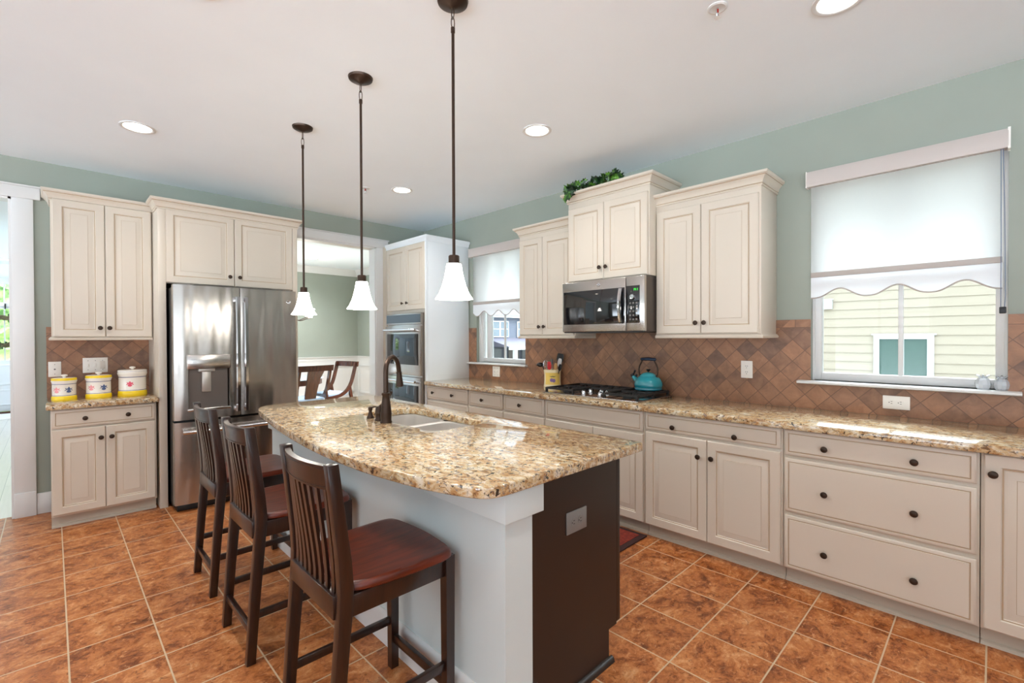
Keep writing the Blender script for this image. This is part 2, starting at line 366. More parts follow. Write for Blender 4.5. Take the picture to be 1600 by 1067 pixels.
# ---- trim
def casing(name, x0, x1, z1, left=True, right=True, head=(0, 0)):
    b = B()
    if left: b.box(x0-.118, x0, YN-.02, YN, 0, z1, .003)
    if right: b.box(x1, x1+.12, YN-.02, YN, 0, z1, .003)
    b.box(x0-head[0], x1+head[1], YN-.028, YN, z1, z1+.09, .003); b.box(x0-head[0]-.012, x1+head[1]+.012, YN-.036, YN, z1+.09, z1+.104, .003)
    b.box(x0-.001, x0+.016, YN-.01, YN+TN+.01, 0, z1); b.box(x1-.016, x1+.001, YN-.01, YN+TN+.01, 0, z1); b.box(x0, x1, YN-.01, YN+TN+.01, z1-.016, z1)
    return struct(name, b, M_TRIM)
casing('trim_1', OH[0], OH[1], OH[2], head=(.14, .16))
casing('trim_2', OD[0], OD[1], OD[2], head=(.13, .16))
b = B(); b.box(OH[1]+.12, -.008, YN-.016, YN, 0, .165, .004); struct('baseboard_north', b, M_TRIM)
b = B(); b.box(OH[0]-.118-2.9, OH[0]-.12, YN-.016, YN, 0, .165, .004); struct('baseboard_northwest', b, M_TRIM)
b = B(); b.box(OH[1]-.002, OH[1]+.12, YN-.028, YN, 0, .19, .003); struct('trim_3', b, M_TRIM)
# backsplashes
b = B(); e0, e1 = XW-.012, XW
b.box(e0, e1, -.75, 4.34, .914, 1.075)
b.box(e0, e1, RW[1]+.0, LW[0], 1.075, 1.497); b.box(e0, e1, LW[1], 4.34, 1.075, 1.497); b.box(e0, e1, -.75, RW[0], 1.075, 1.497)
struct('trim_4', b, M_SPLASH_E, label='brown diagonal stone tile backsplash along the window wall')
b = B(); b.box(-.032, .62, YN-.012, YN, .912, 1.483); struct('trim_5', b, M_SPLASH_N, label='brown diagonal stone tile backsplash behind the canisters')

# ---- kitchen windows
def window(name, W, mull, sill, extra=None):
    y0, y1, z0, z1 = W; r = thing(name, None, None, kind='structure')
    fx0, fx1 = XW+.06, XW+.12; t = .045
    b = B(); b.box(fx0, fx1, y0, y0+t, z0, z1, .004); b.box(fx0, fx1, y1-t, y1, z0, z1, .004); b.box(fx0, fx1, y0+t, y1-t, z0, z0+.05, .004); b.box(fx0, fx1, y0+t, y1-t, z1-.05, z1, .004)
    b.box(fx0+.012, fx1-.01, y0+t, y1-t, 1.76, 1.80, .003)
    b.box(fx0-.02, fx0, y0, y0+.012, z0, z1); b.box(fx0-.02, fx0, y1-.012, y1, z0, z1)
    obj('window_frame', b, M_TRIM, r)
    b = B(); b.box(fx0+.02, fx1-.02, mull-.012, mull+.012, z0+.05, z1-.05, .003)
    if extra: b.box(fx0+.01, fx1-.01, extra-.035, extra+.035, z0+.05, z1-.05, .003)
    obj('muntin', b, M_TRIM, r)
    b = B(); b.box(fx0+.03, fx0+.034, y0+t, y1-t, z0+.05, z1-.05); obj('glass_pane', b, M_PANE, r)
    b = B(); prof = [(XW-.045, 1.078), (XW-.052, 1.083), (XW-.052, 1.093), (XW-.045, 1.098), (XW-.012, 1.1), (XW+.07, 1.1), (XW+.07, 1.078)]
    b.prism(prof, 'y', sill[0], sill[1]) if False else b.rings([[(p[0], y, p[1]) for p in prof] for y in (sill[0], sill[1])])
    obj('window_sill', b, M_TRIM, r); return r
window('window_1', RW, .385, (-.105, .90)); window('window_2', LW, 3.82, (3.376, 4.33), 4.07)
def blind(name, label, y0, y1, fy0, fy1, ztop, peaks, zb=1.632, amp=.055, cord=True):
    r = thing(name, label, 'blind', (XW-.03, (y0+y1)/2, ztop-.1), group='roller blinds on the kitchen windows'); ox, oy, oz = r.location
    b = B(); pr = [(-.028, .0), (-.034, .02), (-.034, .075), (-.026, .096), (-.008, .1), (.029, .1), (.029, 0)]
    b.rings([[(p[0], y-oy, p[1]) for p in pr] for y in (y0, y1)]); obj('cassette', b, M_CASSETTE, r)
    for y in (y0, y1): 
        b = B(); s = -1 if y == y0 else 1
        b.box(-.03, .029, y-oy, y-oy+s*.006, -.004, .1, .002); obj('end_cap', b, M_WHITEPL, r)
    b = B(); b.box(.006, .0072, fy0-oy, fy1-oy, 1.79-oz, .03); obj('fabric', b, M_BLIND, r)
    b = B(); b.box(-.003, .012, fy0-oy, fy1-oy, 1.764-oz, 1.796-oz, .004); obj('hem_bar', b, M_HEM, r)
    # scalloped valance below the hem bar
    n = 96; per = (peaks[0]-peaks[-1])/(len(peaks)-1); top = 1.765-oz; P = []
    for i in range(n+1):
        y = fy0+(fy1-fy0)*i/n; ph = math.cos(2*PI*(y-peaks[0])/per); P.append((y-oy, zb-oz+amp*(max(0, .5+.5*ph))**1.3))
    b = B(); b.rings([[(.0065, y, z), (.0078, y, z), (.0078, y, top), (.0065, y, top)] for y, z in P]); obj('valance', b, M_VALANCE, r)
    b = B(); b.tube([(.006, y, z) for y, z in P], .0045, 6); obj('scallop_trim', b, M_HEM, r)
    if cord:
        b = B(); yc = y0-oy+.012
        b.tube([(-.012, yc+.006, 0), (-.014, yc+.0, -.3), (-.014, yc-.004, -.75), (-.014, yc, -.84), (-.014, yc+.012, -.84), (-.014, yc+.012, -.5), (-.012, yc+.014, 0)], .0016, 6)
        obj('cord_loop', b, plain('blue_grey_cord', (96, 112, 140), .5), r, label='thin blue-grey pull cord')
        b = B(); b.box(-.022, -.006, yc-.008, yc+.018, -.845, -.81, .004); obj('cord_weight', b, M_BLACK, r, label='small black cord weight')
    return r
blind('roller_blind', 'white roller blind half lowered with scalloped hem over the large right window', -.052, .843, -.033, .826, 2.445, (.67, .388, .105))
blind('roller_blind', 'white roller blind half lowered with scalloped hem over the window beside the ovens', 3.36, 4.285, 3.385, 4.245, 2.42, (4.05, 3.81, 3.57), cord=False)

# ================================================================ cabinet kit (front plane y=0, facing -y, x to the right)
DOOR = ([(0, .02), (0, .004), (.004, 0), (.052, 0), (.056, .005), (.061, .005), (.064, .009), (.072, .009), (.074, .0085), (.096, .002), (.099, .002), (.1005, .0005), (.102, .0005)], [0, 0, 0, 0, 1, 0, 0, 0, 0, 0, 1, 0, 0])
DRAW = ([(0, .02), (0, .006), (.003, .003), (.012, .002), (.018, .001), (.0195, .0028), (.0225, .0028), (.024, 0), (.03, 0)], [0, 0, 0, 0, 1, 1, 0, 0, 0])
def knob(x, z, parent, y=0):
    b = B(); b.lathe([(.007, 0), (.006, -.006), (.0055, -.012), (.009, -.015), (.0155, -.019), (.0165, -.023), (.014, -.027), (.007, -.029), (.0, -.0295)], 20, (x, y, z), 'y')
    return obj('knob', b, M_KNOB, parent)
def fronts(r, L, mats):
    for f in L:
        x0, x1, z0, z1 = f[1]; b = B(); lo, mi = DOOR if f[0] == 'door' else DRAW
        b.front(x0, x1, z0, z1, lo, mi); d = obj('door' if f[0] == 'door' else 'drawer', b, mats, r)
        for kx, kz in (f[2] if len(f) > 2 else []): knob(kx, kz, d)
CM = (M_CREAM, M_GLAZE_SHADE)
CROWN = [(.0, 0), (.007, .0), (.010, .006), (.007, .012), (.007, .016), (.012, .018), (.016, .032), (.025, .046), (.037, .055), (.037, .060), (.044, .062), (.050, .068), (.050, .082), (.0, .082)]
CROWN_M = [0, 0, 0, 1, 0, 0, 0, 0, 1, 0, 0, 0, 0]  # brown lines on the crown steps stand in for shadow lines
def crown(r, w_, d_, z, left=True, right=True, y0=.02, mats=None, prof=CROWN, nm='crown_moulding', mis=None, dl=None, dr=None):
    b = B(); R = []
    for o, h in prof:
        l, q = (o if left else 0), (o if right else 0)
        R.append([(-l, dl or d_, z+h), (-l, y0-o, z+h), (w_+q, y0-o, z+h), (w_+q, dr or d_, z+h)])
    b.rings(R, True, mis=mis or (CROWN_M if prof is CROWN else [0]*(len(prof)-1))); return obj(nm, b, mats or CM, r)
RAIL = [(.0, 0), (.012, 0), (.016, .005), (.016, .014), (.01, .02), (.006, .026), (.0, .026)]

def base_cab(label, y_left, y_right, L, toe_x=.06, loc=None, rot=-PI/2, depth=.612, group=None, w_=None, ztop=.872):
    wd = w_ or (y_left-y_right); r = thing('base_cabinet', label, 'cabinet', loc or (2.92, y_left, 0), rot, group)
    b = B(); b.box(.0015, wd-.0015, .02, depth, .09, ztop, .0015); obj('carcass', b, M_CREAM, r)
    b = B(); b.box(.0015, wd-.0015, .075, depth-.05, 0, .09); b.rings([[(x, .075, 0), (x, .058, 0), (x, .06, .014), (x, .068, .02), (x, .075, .02)] for x in (.0015, wd-.0015)]); obj('toe_kick', b, M_TOE, r)
    fronts(r, L, CM); return r
g = 'base cabinets under the long window counter'
Y = [4.331, 3.608, 3.106, 2.602, 1.686, .8225, .036, -.46]
wi = [Y[i]-Y[i+1] for i in range(7)]; e = .011
def dr(w_, kn): return ('drawer', (e, w_-e, .728, .868), kn)
base_cab('cream base cabinet with drawers next to the white oven cupboard side', Y[0], Y[1], [dr(wi[0], [(.14, .798), (wi[0]-.245, .796)]), ('drawer', (e, wi[0]-e, .413, .71), [(.15, .56), (wi[0]-.15, .56)]), ('drawer', (e, wi[0]-e, .1, .395), [(.15, .24), (wi[0]-.15, .24)])], group=g)
base_cab('narrow cream base cabinet second from the oven cupboard, one knob on its drawer', Y[1], Y[2], [dr(wi[1], [(wi[1]*.44, .793)]), ('door', (e, wi[1]-e, .1, .71), [(wi[1]-.045, .64)])], group=g)
base_cab('narrow cream base cabinet just left of the cooktop cabinet', Y[2], Y[3], [dr(wi[2], [(wi[2]*.44, .794)]), ('door', (e, wi[2]-e, .1, .71), [(.045, .64)])], group=g)
m = wi[3]*.53
base_cab('cream base cabinet with plain false drawer below the gas cooktop', Y[3], Y[4], [dr(wi[3], []), ('door', (e, m-.002, .1, .71), [(m-.05, .63)]), ('door', (m+.002, wi[3]-e, .1, .71), [(m+.05, .63)])], group=g)
m = Y[4]-1.249
base_cab('cream base cabinet with one drawer over two doors right of the cooktop', Y[4], Y[5], [('drawer', (e, wi[4]-e, .752, .868), [(Y[4]-1.469, .79), (Y[4]-1.076, .785)]), ('door', (e, m-.002, .1, .735), [(m-.05, .628)]), ('door', (m+.002, wi[4]-e, .1, .735), [(m+.014+.02, .63)])], group=g)
k1, k2 = Y[5]-.62, Y[5]-.258
base_cab('cream three-drawer base cabinet under the large window', Y[5], Y[6], [('drawer', (e, wi[5]-e, .728, .868), [(k1, .789), (k2, .789)]), ('drawer', (e, wi[5]-e, .413, .71), [(k1, .549), (k2, .546)]), ('drawer', (e, wi[5]-e, .098, .392), [(k1, .229), (k2, .227)])], group=g)
base_cab('cream full-height door base cabinet at the right edge of the photo', Y[6], Y[7], [('door', (e, wi[6]-e, .1, .868), [(e+.028, .785)])], group=g)
# long worktop
b = B(); b.box(2.89, XW-.013, -.62, 4.331, .874, .914, .007); obj('countertop', b, M_GRANITE, label='long speckled granite worktop along the window wall', cat='countertop')

# left (north) base cabinet and worktop
wl = .618
base_cab('cream base cabinet under the three canisters left of the refrigerator', 0, 0, [('drawer', (.008, wl-.012, .735, .866), [(.187, .797), (.436, .797)]), ('door', (.006, .3, .105, .722), [(.275, .64)]), ('door', (.304, wl-.012, .105, .722), [(.337, .64)])], loc=(-.014, 4.737, 0), rot=0, depth=.535, w_=.618)
b = B(); b.box(-.036, .617, 4.712, YN-.013, .874, .912, .007); obj('countertop', b, M_GRANITE, label='short speckled granite worktop holding the canisters', cat='countertop')

# wall cabinets
def wall_cab(label, loc, rot, w_, h, depth, L, cz, rail=True, left=True, right=True, group=None, frieze=True):
    r = thing('wall_cabinet', label, 'cabinet', loc, rot, group)
    b = B(); b.box(0, w_, .02, depth, .0, h, .0015); obj('carcass', b, M_CREAM, r)
    fronts(r, L, CM)
    crown(r, w_, depth, cz, left, right)
    if rail: crown(r, w_, depth, -.022, left, right, prof=RAIL, nm='light_rail')
    return r
z0 = 1.398
def wl2(w_, zt, zb=.012, m=None, kz=.073):
    m = m or w_/2
    return [('door', (.012, m-.002, zb, zt), [(m-.03, kz+zb)]), ('door', (m+.002, w_-.012, zb, zt), [(m+.03, kz+zb)])]
g2 = 'wall cabinets on the window wall'
wall_cab('cream wall cabinet left of the microwave above the utensil crock', (3.215, 3.195, z0), -PI/2, .675, .955, .326, wl2(.675, .91, m=.305), .952, group=g2, right=False)
wall_cab('cream wall cabinet right of the microwave next to the large window', (3.215, 1.762, z0), -PI/2, .728, .955, .326, wl2(.728, .908, m=.345), .952, group=g2, left=False)
wall_cab('tallest cream wall cabinet above the microwave with ivy on top', (3.115, 2.515, 1.842), -PI/2, .757, .665, .426, wl2(.757, .612, .006, m=.365, kz=.09), .662, rail=False, group=g2)
wall_cab('cream wall cabinet above the three canisters', (-.002, 5.0, 1.398), 0, .618, 1.07, .287, [('door', (.012, .312, .005, 1.06), [(.28, .075)]), ('door', (.317, .611, .005, 1.06), [(.337, .075)])], 1.046, right=False)
# refrigerator surround
r = thing('refrigerator_cabinet', 'deep cream cabinet box with two doors framing the refrigerator', 'cabinet', (.618, 4.737, 0))
b = B(); b.box(.002, .055, .0, .54, 0, 2.475, .002); obj('side_panel', b, M_CREAM, r)
b = B(); b.box(1.052, 1.096, .0, .54, 0, 2.475, .002); obj('side_panel', b, M_CREAM, r)
b = B(); b.box(.055, 1.052, .02, .54, 1.845, 2.475); obj('carcass', b, M_CREAM, r)
fronts(r, [('door', (.055, .5525, 1.85, 2.462), [(.515, 1.93)]), ('door', (.5575, 1.05, 1.85, 2.462), [(.592, 1.93)])], CM)
crown(r, 1.096, .54, 2.445, y0=0, dl=.2)

# oven cupboard
r = thing('oven_cabinet', 'tall corner oven cupboard with white side panel and two cream doors above the ovens', 'cabinet', (2.92, 5.195, 0), -PI/2)
b = B(); b.box(0, .0505, .02, .61, .0, 2.455); b.box(.805, .853, .02, .61, 0, 2.455); b.box(.05, .806, .02, .61, 1.67, 2.455); b.box(.05, .806, .02, .61, .0, .33); b.box(.05, .806, .56, .61, .33, 1.67)
obj('carcass', b, M_CREAM, r)
b = B(); b.box(.853, .858, .0, .61, .0, 2.455, .002); b.box(.848, .862, .0, .03, .0, 2.455, .003); obj('side_panel', b, M_PANTRY, r, label='plain white side panel facing the worktop')
fronts(r, [('door', (.03, .448, 1.705, 2.44), [(.40, 1.785)]), ('door', (.452, .848, 1.705, 2.44), [(.50, 1.785)]), ('drawer', (.03, .848, .1, .31), [(.3, .21), (.6, .21)])], CM)
crown(r, .858, .61, 2.45, left=False, mats=(M_PANTRY, M_GLAZE_SHADE), prof=[(0, 0), (.008, 0), (.01, .02), (.022, .036), (.028, .044), (.028, .062), (0, .062)])
b = B(); b.box(2.93, XW, 5.196, YN-.0, 0, 2.5); struct('trim_6', b, M_CREAM)

# double wall oven
r = thing('wall_oven', 'stainless double wall oven built into the corner cupboard', 'oven', (2.92, 5.145, .335), -PI/2)
b = B(); b.box(.006, .744, .0, .5, .0, 1.33, .002); obj('body', b, M_STEEL2, r)
b = B(); b.box(.0, .75, -.018, 0, 1.205, 1.33, .004, mi=1); b.box(.012, .738, -.020, -.017, 1.222, 1.315, mi=0); obj('control_panel', b, (M_BGLASS, M_STEEL2), r)
for z_, h_ in ((.63, .555), (.02, .585)):
    b = B(); b.box(.0, .75, -.03, 0, z_, z_+h_, .004); d = obj('oven_door', b, M_STEEL2, r)
    b = B(); b.box(.04, .71, -.0325, -.029, z_+.115, z_+h_-.09, .001); obj('glass_window', b, M_BGLASS, d)
    b = B(); b.tube([(.04, -.075, z_+h_-.045), (.71, -.075, z_+h_-.045)], .014, 14); b.box(.05, .075, -.075, -.03, z_+h_-.055, z_+h_-.035, .003); b.box(.675, .70, -.075, -.03, z_+h_-.055, z_+h_-.035, .003); obj('handle', b, M_CHROME, d)
# ================================================================ refrigerator
def boolean_cut(o, x0, x1, y0, y1, z0, z1):
    b = B(); b.box(x0, x1, y0, y1, z0, z1, .006); c = obj('cutter', b, M_GREYPL, o.parent)
    m = o.modifiers.new('b', 'BOOLEAN'); m.operation = 'DIFFERENCE'; m.object = c; m.solver = 'EXACT'
    bpy.context.view_layer.update(); dg = bpy.context.evaluated_depsgraph_get()
    me = bpy.data.meshes.new_from_object(o.evaluated_get(dg)); o.modifiers.clear(); o.data = me
    for p in me.polygons: p.use_smooth = True
    me.set_sharp_from_angle(angle=math.radians(40)); bpy.data.objects.remove(c)
r = thing('refrigerator', 'large stainless french door refrigerator with water dispenser', 'refrigerator', (.684, 4.5, 0))
b = B(); b.box(.006, .922, .085, .755, .03, 1.80, .004); obj('body', b, M_BLACK, r, label='black side of the refrigerator body')
b = B(); b.box(.02, .908, .05, .3, .0, .055, .004); obj('base_grille', b, M_BLACK, r)
b = B(); b.box(.03, .12, .05, .14, 1.80, 1.825, .004); b.box(.81, .90, .05, .14, 1.80, 1.825, .004); obj('hinge_cover', b, M_GREYPL, r)
def curved(x0, x1, bulge=.016, th=.08, n=14):
    P = []
    for i in range(n+1):
        t = i/n; x = x0+(x1-x0)*t; xx = (x-.464)/.464; P.append((x, bulge*xx*xx-bulge+ (.006*max(0, 1-min(t, 1-t)*60))))
    return P+[(x1, th), (x0, th)]
def handle_v(x, z0, z1, par):
    b = B(); n = 16; P = []
    for i in range(n+1):
        t = i/n; P.append((x, -.062-.012*math.sin(PI*t), z0+(z1-z0)*t))
    b.rings([[(p[0]+dx*.017, p[1]+dy*.009, p[2]) for dx, dy in ((-1, .6), (-.6, -1), (.6, -1), (1, .6), (.6, 1), (-.6, 1))] for p in P])
    for z in (z0+.02, z1-.02): b.box(x-.013, x+.013, -.062, -.004, z-.02, z+.02, .004)
    return obj('handle', b, M_CHROME, par)
b = B(); b.prism(curved(0, .4615), 'z', .735, 1.815); dl = obj('door', b, M_STEEL, r)
boolean_cut(dl, .092, .385, -.1, .055, .815, 1.15)
handle_v(.438, .775, 1.735, dl)
b = B(); b.box(.085, .392, -.026, .03, 1.14, 1.255, .006); d = obj('dispenser_panel', b, M_STEEL2, dl)
b = B(); b.box(.10, .377, .03, .054, .822, 1.145); obj('dispenser_recess', b, plain('dispenser_grey', (112, 104, 98), .35, .4), dl)
b = B(); b.box(.19, .255, .012, .03, .95, 1.125, .006); b.box(.165, .28, .0, .03, 1.115, 1.14, .003); obj('dispenser_paddle', b, plain('paddle_silver', (200, 196, 188), .3, .6), dl)
b = B(); b.box(.085, .392, -.02, .03, .80, .822, .006); obj('drip_tray', b, M_STEEL2, dl)
b = B()
for i in range(3): b.box(.11, .145, -.0275, -.026, 1.175+.02*i, 1.178+.02*i); b.box(.335, .365, -.0275, -.026, 1.175+.02*i, 1.178+.02*i)
obj('dispenser_marks', b, M_GREYPL, dl)
b = B(); b.prism(curved(.4675, .93), 'z', .735, 1.815); d2 = obj('door', b, M_STEEL, r); handle_v(.50, .775, 1.735, d2)
def badge(c, R, par, ax, mats=None):
    # round metal badge with a curly script mark inside a ring
    b = B(); cx, cy, cz = c; b.lathe([(R, 0), (R, -.002), (R*.92, -.003), (R*.85, -.002), (0, -.002)], 28, c, 'y', mi=0)
    pts = []
    for k, (s, o) in enumerate(((1, -.33), (-1, .33))):
        P = [(cx+R*(o+.28*math.cos(t)*s), cy-.0032, cz+R*(.42*math.sin(t*.98))) for t in [i*.35 for i in range(16)]]; b.tube(P, R*.055, 5, mi=1)
    b.tube([(cx-R*.6, cy-.0032, cz-R*.1), (cx, cy-.0032, cz+R*.12), (cx+R*.6, cy-.0032, cz-R*.05)], R*.05, 5, mi=1)
    return obj('badge', b, (M_CHROME, M_GREYPL), par)
badge((.862, -.0045, 1.715), .018, d2, 'y')
b = B(); b.prism(curved(0, .93), 'z', .062, .717); df = obj('freezer_drawer', b, M_STEEL, r)
b = B(); b.tube([(.045, -.066, .645), (.465, -.078, .645), (.885, -.066, .645)], .0165, 12)
for x in (.07, .86): b.box(x-.016, x+.016, -.066, -.0, .632, .658, .004)
obj('handle', b, M_CHROME, df)

# ================================================================ microwave
r = thing('microwave', 'stainless over-the-range microwave hanging between the wall cabinets', 'microwave', (3.062, 2.524, 1.420), -PI/2)
b = B(); b.box(.004, .760, .03, .48, .006, .412, .003); obj('body', b, plain('microwave_side', (96, 88, 82), .4, .6), r)
b = B(); b.box(.02, .745, .0, .46, .0, .008); obj('vent_base', b, M_BLACK, r)
b = B(); b.box(.0, .607, .0, .032, .008, .415, .006); d = obj('door', b, M_STEEL2, r)
b = B(); b.box(.014, .60, -.002, .002, .068, .338, .002); obj('glass_window', b, M_BGLASS, d)
b = B(); P = [(.572, -.022-.022*math.sin(PI*i/12), .075+.255*i/12) for i in range(13)]
b.rings([[(p[0]+dx*.014, p[1]+dy*.006, p[2]) for dx, dy in ((-1, .6), (-.6, -1), (.6, -1), (1, .6), (.6, 1), (-.6, 1))] for p in P]); b.box(.562, .582, -.022, .0, .075, .095); b.box(.562, .582, -.022, 0, .31, .33); obj('handle', b, M_CHROME, d)
badge((.365, -.0005, .376), .014, d, 'y')
b = B(); b.box(.610, .764, .0, .032, .008, .415, .006); p = obj('control_panel', b, M_STEEL2, r)
b = B(); b.box(.612, .725, -.002, .002, .07, .345, .003); obj('key_pad', b, M_BGLASS, p)
b = B()
def seg(b, x, z, d, h=.016, w_=.008, t=.0018, y=-.003):
    S = {'a': (0, h, w_, h), 'd': (0, 0, w_, 0), 'g': (0, h/2, w_, h/2), 'f': (0, h/2, 0, h), 'e': (0, 0, 0, h/2), 'b': (w_, h/2, w_, h), 'c': (w_, 0, w_, h/2)}
    for k in {'0': 'abcdef', '1': 'bc', '2': 'abged', '3': 'abgcd', '4': 'fgbc', '5': 'afgcd', '6': 'afgedc', '7': 'abc', '8': 'abcdefg', '9': 'abcdfg'}[d]:
        a = S[k]; b.box(x+a[0]-t/2, x+a[2]+t/2, y, y+.001, z+a[1]-t/2, z+a[3]+t/2)
for i, ch in enumerate('141'): seg(b, .672+.014*i, .308, ch)
obj('clock_digits', b, emit('green_led', (60, 230, 70), 1.6), p, label='green glowing clock digits')
b = B(); b.lathe([(.021, -.002), (.021, -.008), (.017, -.018), (.0, -.019)], 24, (.668, 0, .262), 'y'); obj('dial', b, M_CHROME, p)
b = B()
for i in range(3):
    for j in range(5): b.box(.640+.026*i, .655+.026*i, -.0032, -.002, .09+.03*j, .102+.03*j, .001)
obj('buttons', b, plain('key_grey', (120, 116, 112), .5), p)

# ================================================================ island
r = thing('kitchen_island', 'kitchen island base with pale grey knee wall and espresso end panel', 'island', (1.08, 1.14, 0)); ox, oy = 1.08, 1.14
def L(x): return x-ox
def K(y): return y-oy
b = B(); b.box(0, L(1.212), 0, K(3.47), 0, .872); obj('knee_wall', b, M_ISLAND, r, label='pale grey painted knee wall')
b = B(); b.prism([(0, K(3.49)), (-.02, K(3.49)), (-.02, -.022), (L(1.25), -.022), (L(1.25), 0), (0, 0)], 'z', .768, .873, .002); obj('top_band', b, M_ISLAND, r)
b = B(); x2 = L(1.236); y2 = K(3.48); R = []
for o, z in ((.016, 0), (.016, .128), (.012, .138), (.004, .145), (.0, .145)): R.append([(0, y2, z), (-o, y2, z), (-o, -.002-o, z), (x2, -.002-o, z), (x2, 0, z), (0, 0, z)])
b.rings(R); obj('baseboard', b, M_TRIM, r)
b = B(); b.prism([(L(1.212), 0), (L(1.69), 0), (L(1.69), .138), (L(1.748), .138), (L(1.748), .872), (L(1.212), .872)], 'y', .002, .022); obj('end_panel', b, M_ESP, r, label='espresso brown end panel')
b = B(); b.box(L(1.212), L(1.748), K(3.45), K(3.47), .1, .872); b.box(L(1.69), L(1.708), .022, K(3.45), 0, .138); b.box(L(1.212), L(1.748), .022, K(3.45), .12, .138); b.box(L(1.7455), L(1.7505), .022, K(3.45), .83, .872); obj('carcass', b, M_ESP, r)
b = B(); q = [(0, 0), (0, .022), (-.008, .021), (-.016, .014), (-.019, 0)]
b.rings([[(x, .002+p[0], p[1]) for p in q] for x in (L(1.236), L(1.706))]); obj('shoe_moulding', b, M_ESP, r)
ys = [.004+i*.574 for i in range(5)]
for i in range(4):
    b = B(); b.box(L(1.7515), L(1.784), ys[i]+.002, ys[i+1]-.002, .142, .862, .004); d = obj('door', b, M_ESP, r)
    b = B(); b.lathe([(.007, 0), (.006, .012), (.0155, .019), (.0165, .023), (.007, .029), (0, .0295)], 16, (L(1.784), ys[i+1]-.05, .8), 'x'); obj('knob', b, M_KNOB, d)
# island worktop with the sink cut-out
def catmull(P, n=8):
    out = []
    for i in range(len(P)-1):
        p0, p1, p2, p3 = [Vector(P[max(0, min(len(P)-1, i+j))]) for j in (-1, 0, 1, 2)]
        for k in range(n):
            t = k/n; out.append(tuple(.5*((2*p1)+(p2-p0)*t+(2*p0-5*p1+4*p2-p3)*t*t+(3*p1-p0-3*p2+p3)*t**3)))
    return out+[tuple(P[-1])]
def rrect(x0, x1, y0, y1, r_, n=6):
    out = []
    for cx, cy, a0 in ((x1-r_, y1-r_, 0), (x0+r_, y1-r_, PI/2), (x0+r_, y0+r_, PI), (x1-r_, y0+r_, 1.5*PI)):
        out += [(cx+r_*math.cos(a0+PI/2*i/n), cy+r_*math.sin(a0+PI/2*i/n)) for i in range(n+1)]
    return out
edge_ = catmull([(1.20, 3.60), (1.10, 3.585), (1.03, 3.535), (.985, 3.44), (.958, 3.30), (.893, 2.81), (.852, 2.40), (.833, 2.05), (.838, 1.70), (.872, 1.42), (.900, 1.29), (.938, 1.18), (.966, 1.128), (1.005, 1.102), (1.06, 1.095)], 6)
outline = [(1.882, 1.093), (1.892, 1.103), (1.892, 3.59), (1.882, 3.60)]+edge_
SK = (1.365, 1.737, 1.965, 2.755)
cu = bpy.data.curves.new('c', 'CURVE'); cu.dimensions = '2D'; cu.fill_mode = 'BOTH'
for P in (outline, rrect(*SK, .06)):
    sp = cu.splines.new('POLY'); sp.points.add(len(P)-1); sp.use_cyclic_u = True
    for q, p in zip(sp.points, P): q.co = (p[0], p[1], 0, 1)
cu.extrude = .014; cu.bevel_depth = .006; cu.bevel_resolution = 2; cu.offset = -.006
tmp = bpy.data.objects.new('tmp', cu); COL.objects.link(tmp); bpy.context.view_layer.update()
me = bpy.data.meshes.new_from_object(tmp.evaluated_get(bpy.context.evaluated_depsgraph_get())); bpy.data.objects.remove(tmp)
for v in me.vertices: v.co.z += .894
b = B(); b.bm.from_mesh(me); bmesh.ops.remove_doubles(b.bm, verts=b.bm.verts[:], dist=.0002); obj('countertop', b, M_GRANITE, label='curved speckled granite island top with undermount sink', cat='countertop', smooth=50)
# sink
r = thing('kitchen_sink', 'stainless double bowl sink set into the island top', 'sink', (1.551, 2.36, .7))
for y0_, y1_ in ((1.957, 2.345), (2.372, 2.763)):
    b = B(); R = []
    for o, z in ((-.012, .8735), (.0, .8735), (.006, .868), (.012, .70), (.03, .682), (.06, .678)):
        R.append([(p[0]-1.551, p[1]-2.36, z-.7) for p in rrect(SK[0]-.008+o, SK[1]+.008-o, y0_+o, y1_-o, max(.02, .07-o*.3))])
    R.append([(p[0]-1.551, p[1]-2.36, -.024) for p in rrect(1.541, 1.561, (y0_+y1_)/2-.01, (y0_+y1_)/2+.01, .009)])
    b.rings(R, False); b.poly(R[-1]); obj('basin', b, M_SINK, r)
b = B(); b.box(1.372-1.551, 1.73-1.551, -.018, .015, .150, .1725, .006); obj('divider', b, M_SINK, r)
for yc in (2.15, 2.57):
    b = B(); b.lathe([(.042, -.021), (.04, -.0185), (.02, -.0195), (0, -.0195)], 24, (0, yc-2.36, 0)); obj('drain', b, M_CHROME, r)
# faucet
r = thing('faucet', 'oil-rubbed bronze gooseneck faucet standing beside the sink', 'faucet', (1.327, 2.362, .914))
b = B(); b.lathe([(.033, 0), (.033, .006), (.029, .012), (.030, .03), (.0305, .055), (.027, .09), (.0215, .125), (.0195, .15), (.0235, .156), (.0235, .164), (.015, .168), (0, .168)], 28); obj('faucet_body', b, M_BRONZE, r)
dx, dy = .86, .5; P = []
for i in range(5): P.append((0, 0, .16+.03*i))
for i in range(1, 13):
    t = PI*i/12*.93; rr = .072; P.append(((rr-rr*math.cos(t))*dx, (rr-rr*math.cos(t))*dy, .285+.078*math.sin(t)))
P.append((P[-1][0]+.006*dx, P[-1][1]+.006*dy, P[-1][2]-.03))
b = B(); b.tube(P, .0135, 14); obj('spout', b, M_BRONZE, r)
e_ = Vector(P[-1]); d_ = Vector((.10*dx, .10*dy, -1)).normalized()
b = B(); b.tube([e_+d_*t for t in (0, .004, .006, .03, .07, .085, .088)], [.0175, .0175, .0155, .0165, .0215, .0225, .018], 18); obj('spray_head', b, M_BRONZE, r)
b = B(); b.tube([(.018, .0, .148), (.034, .008, .155), (.04, .01, .168)], [.006, .0065, .008], 10); obj('side_knob', b, M_BRONZE, r)
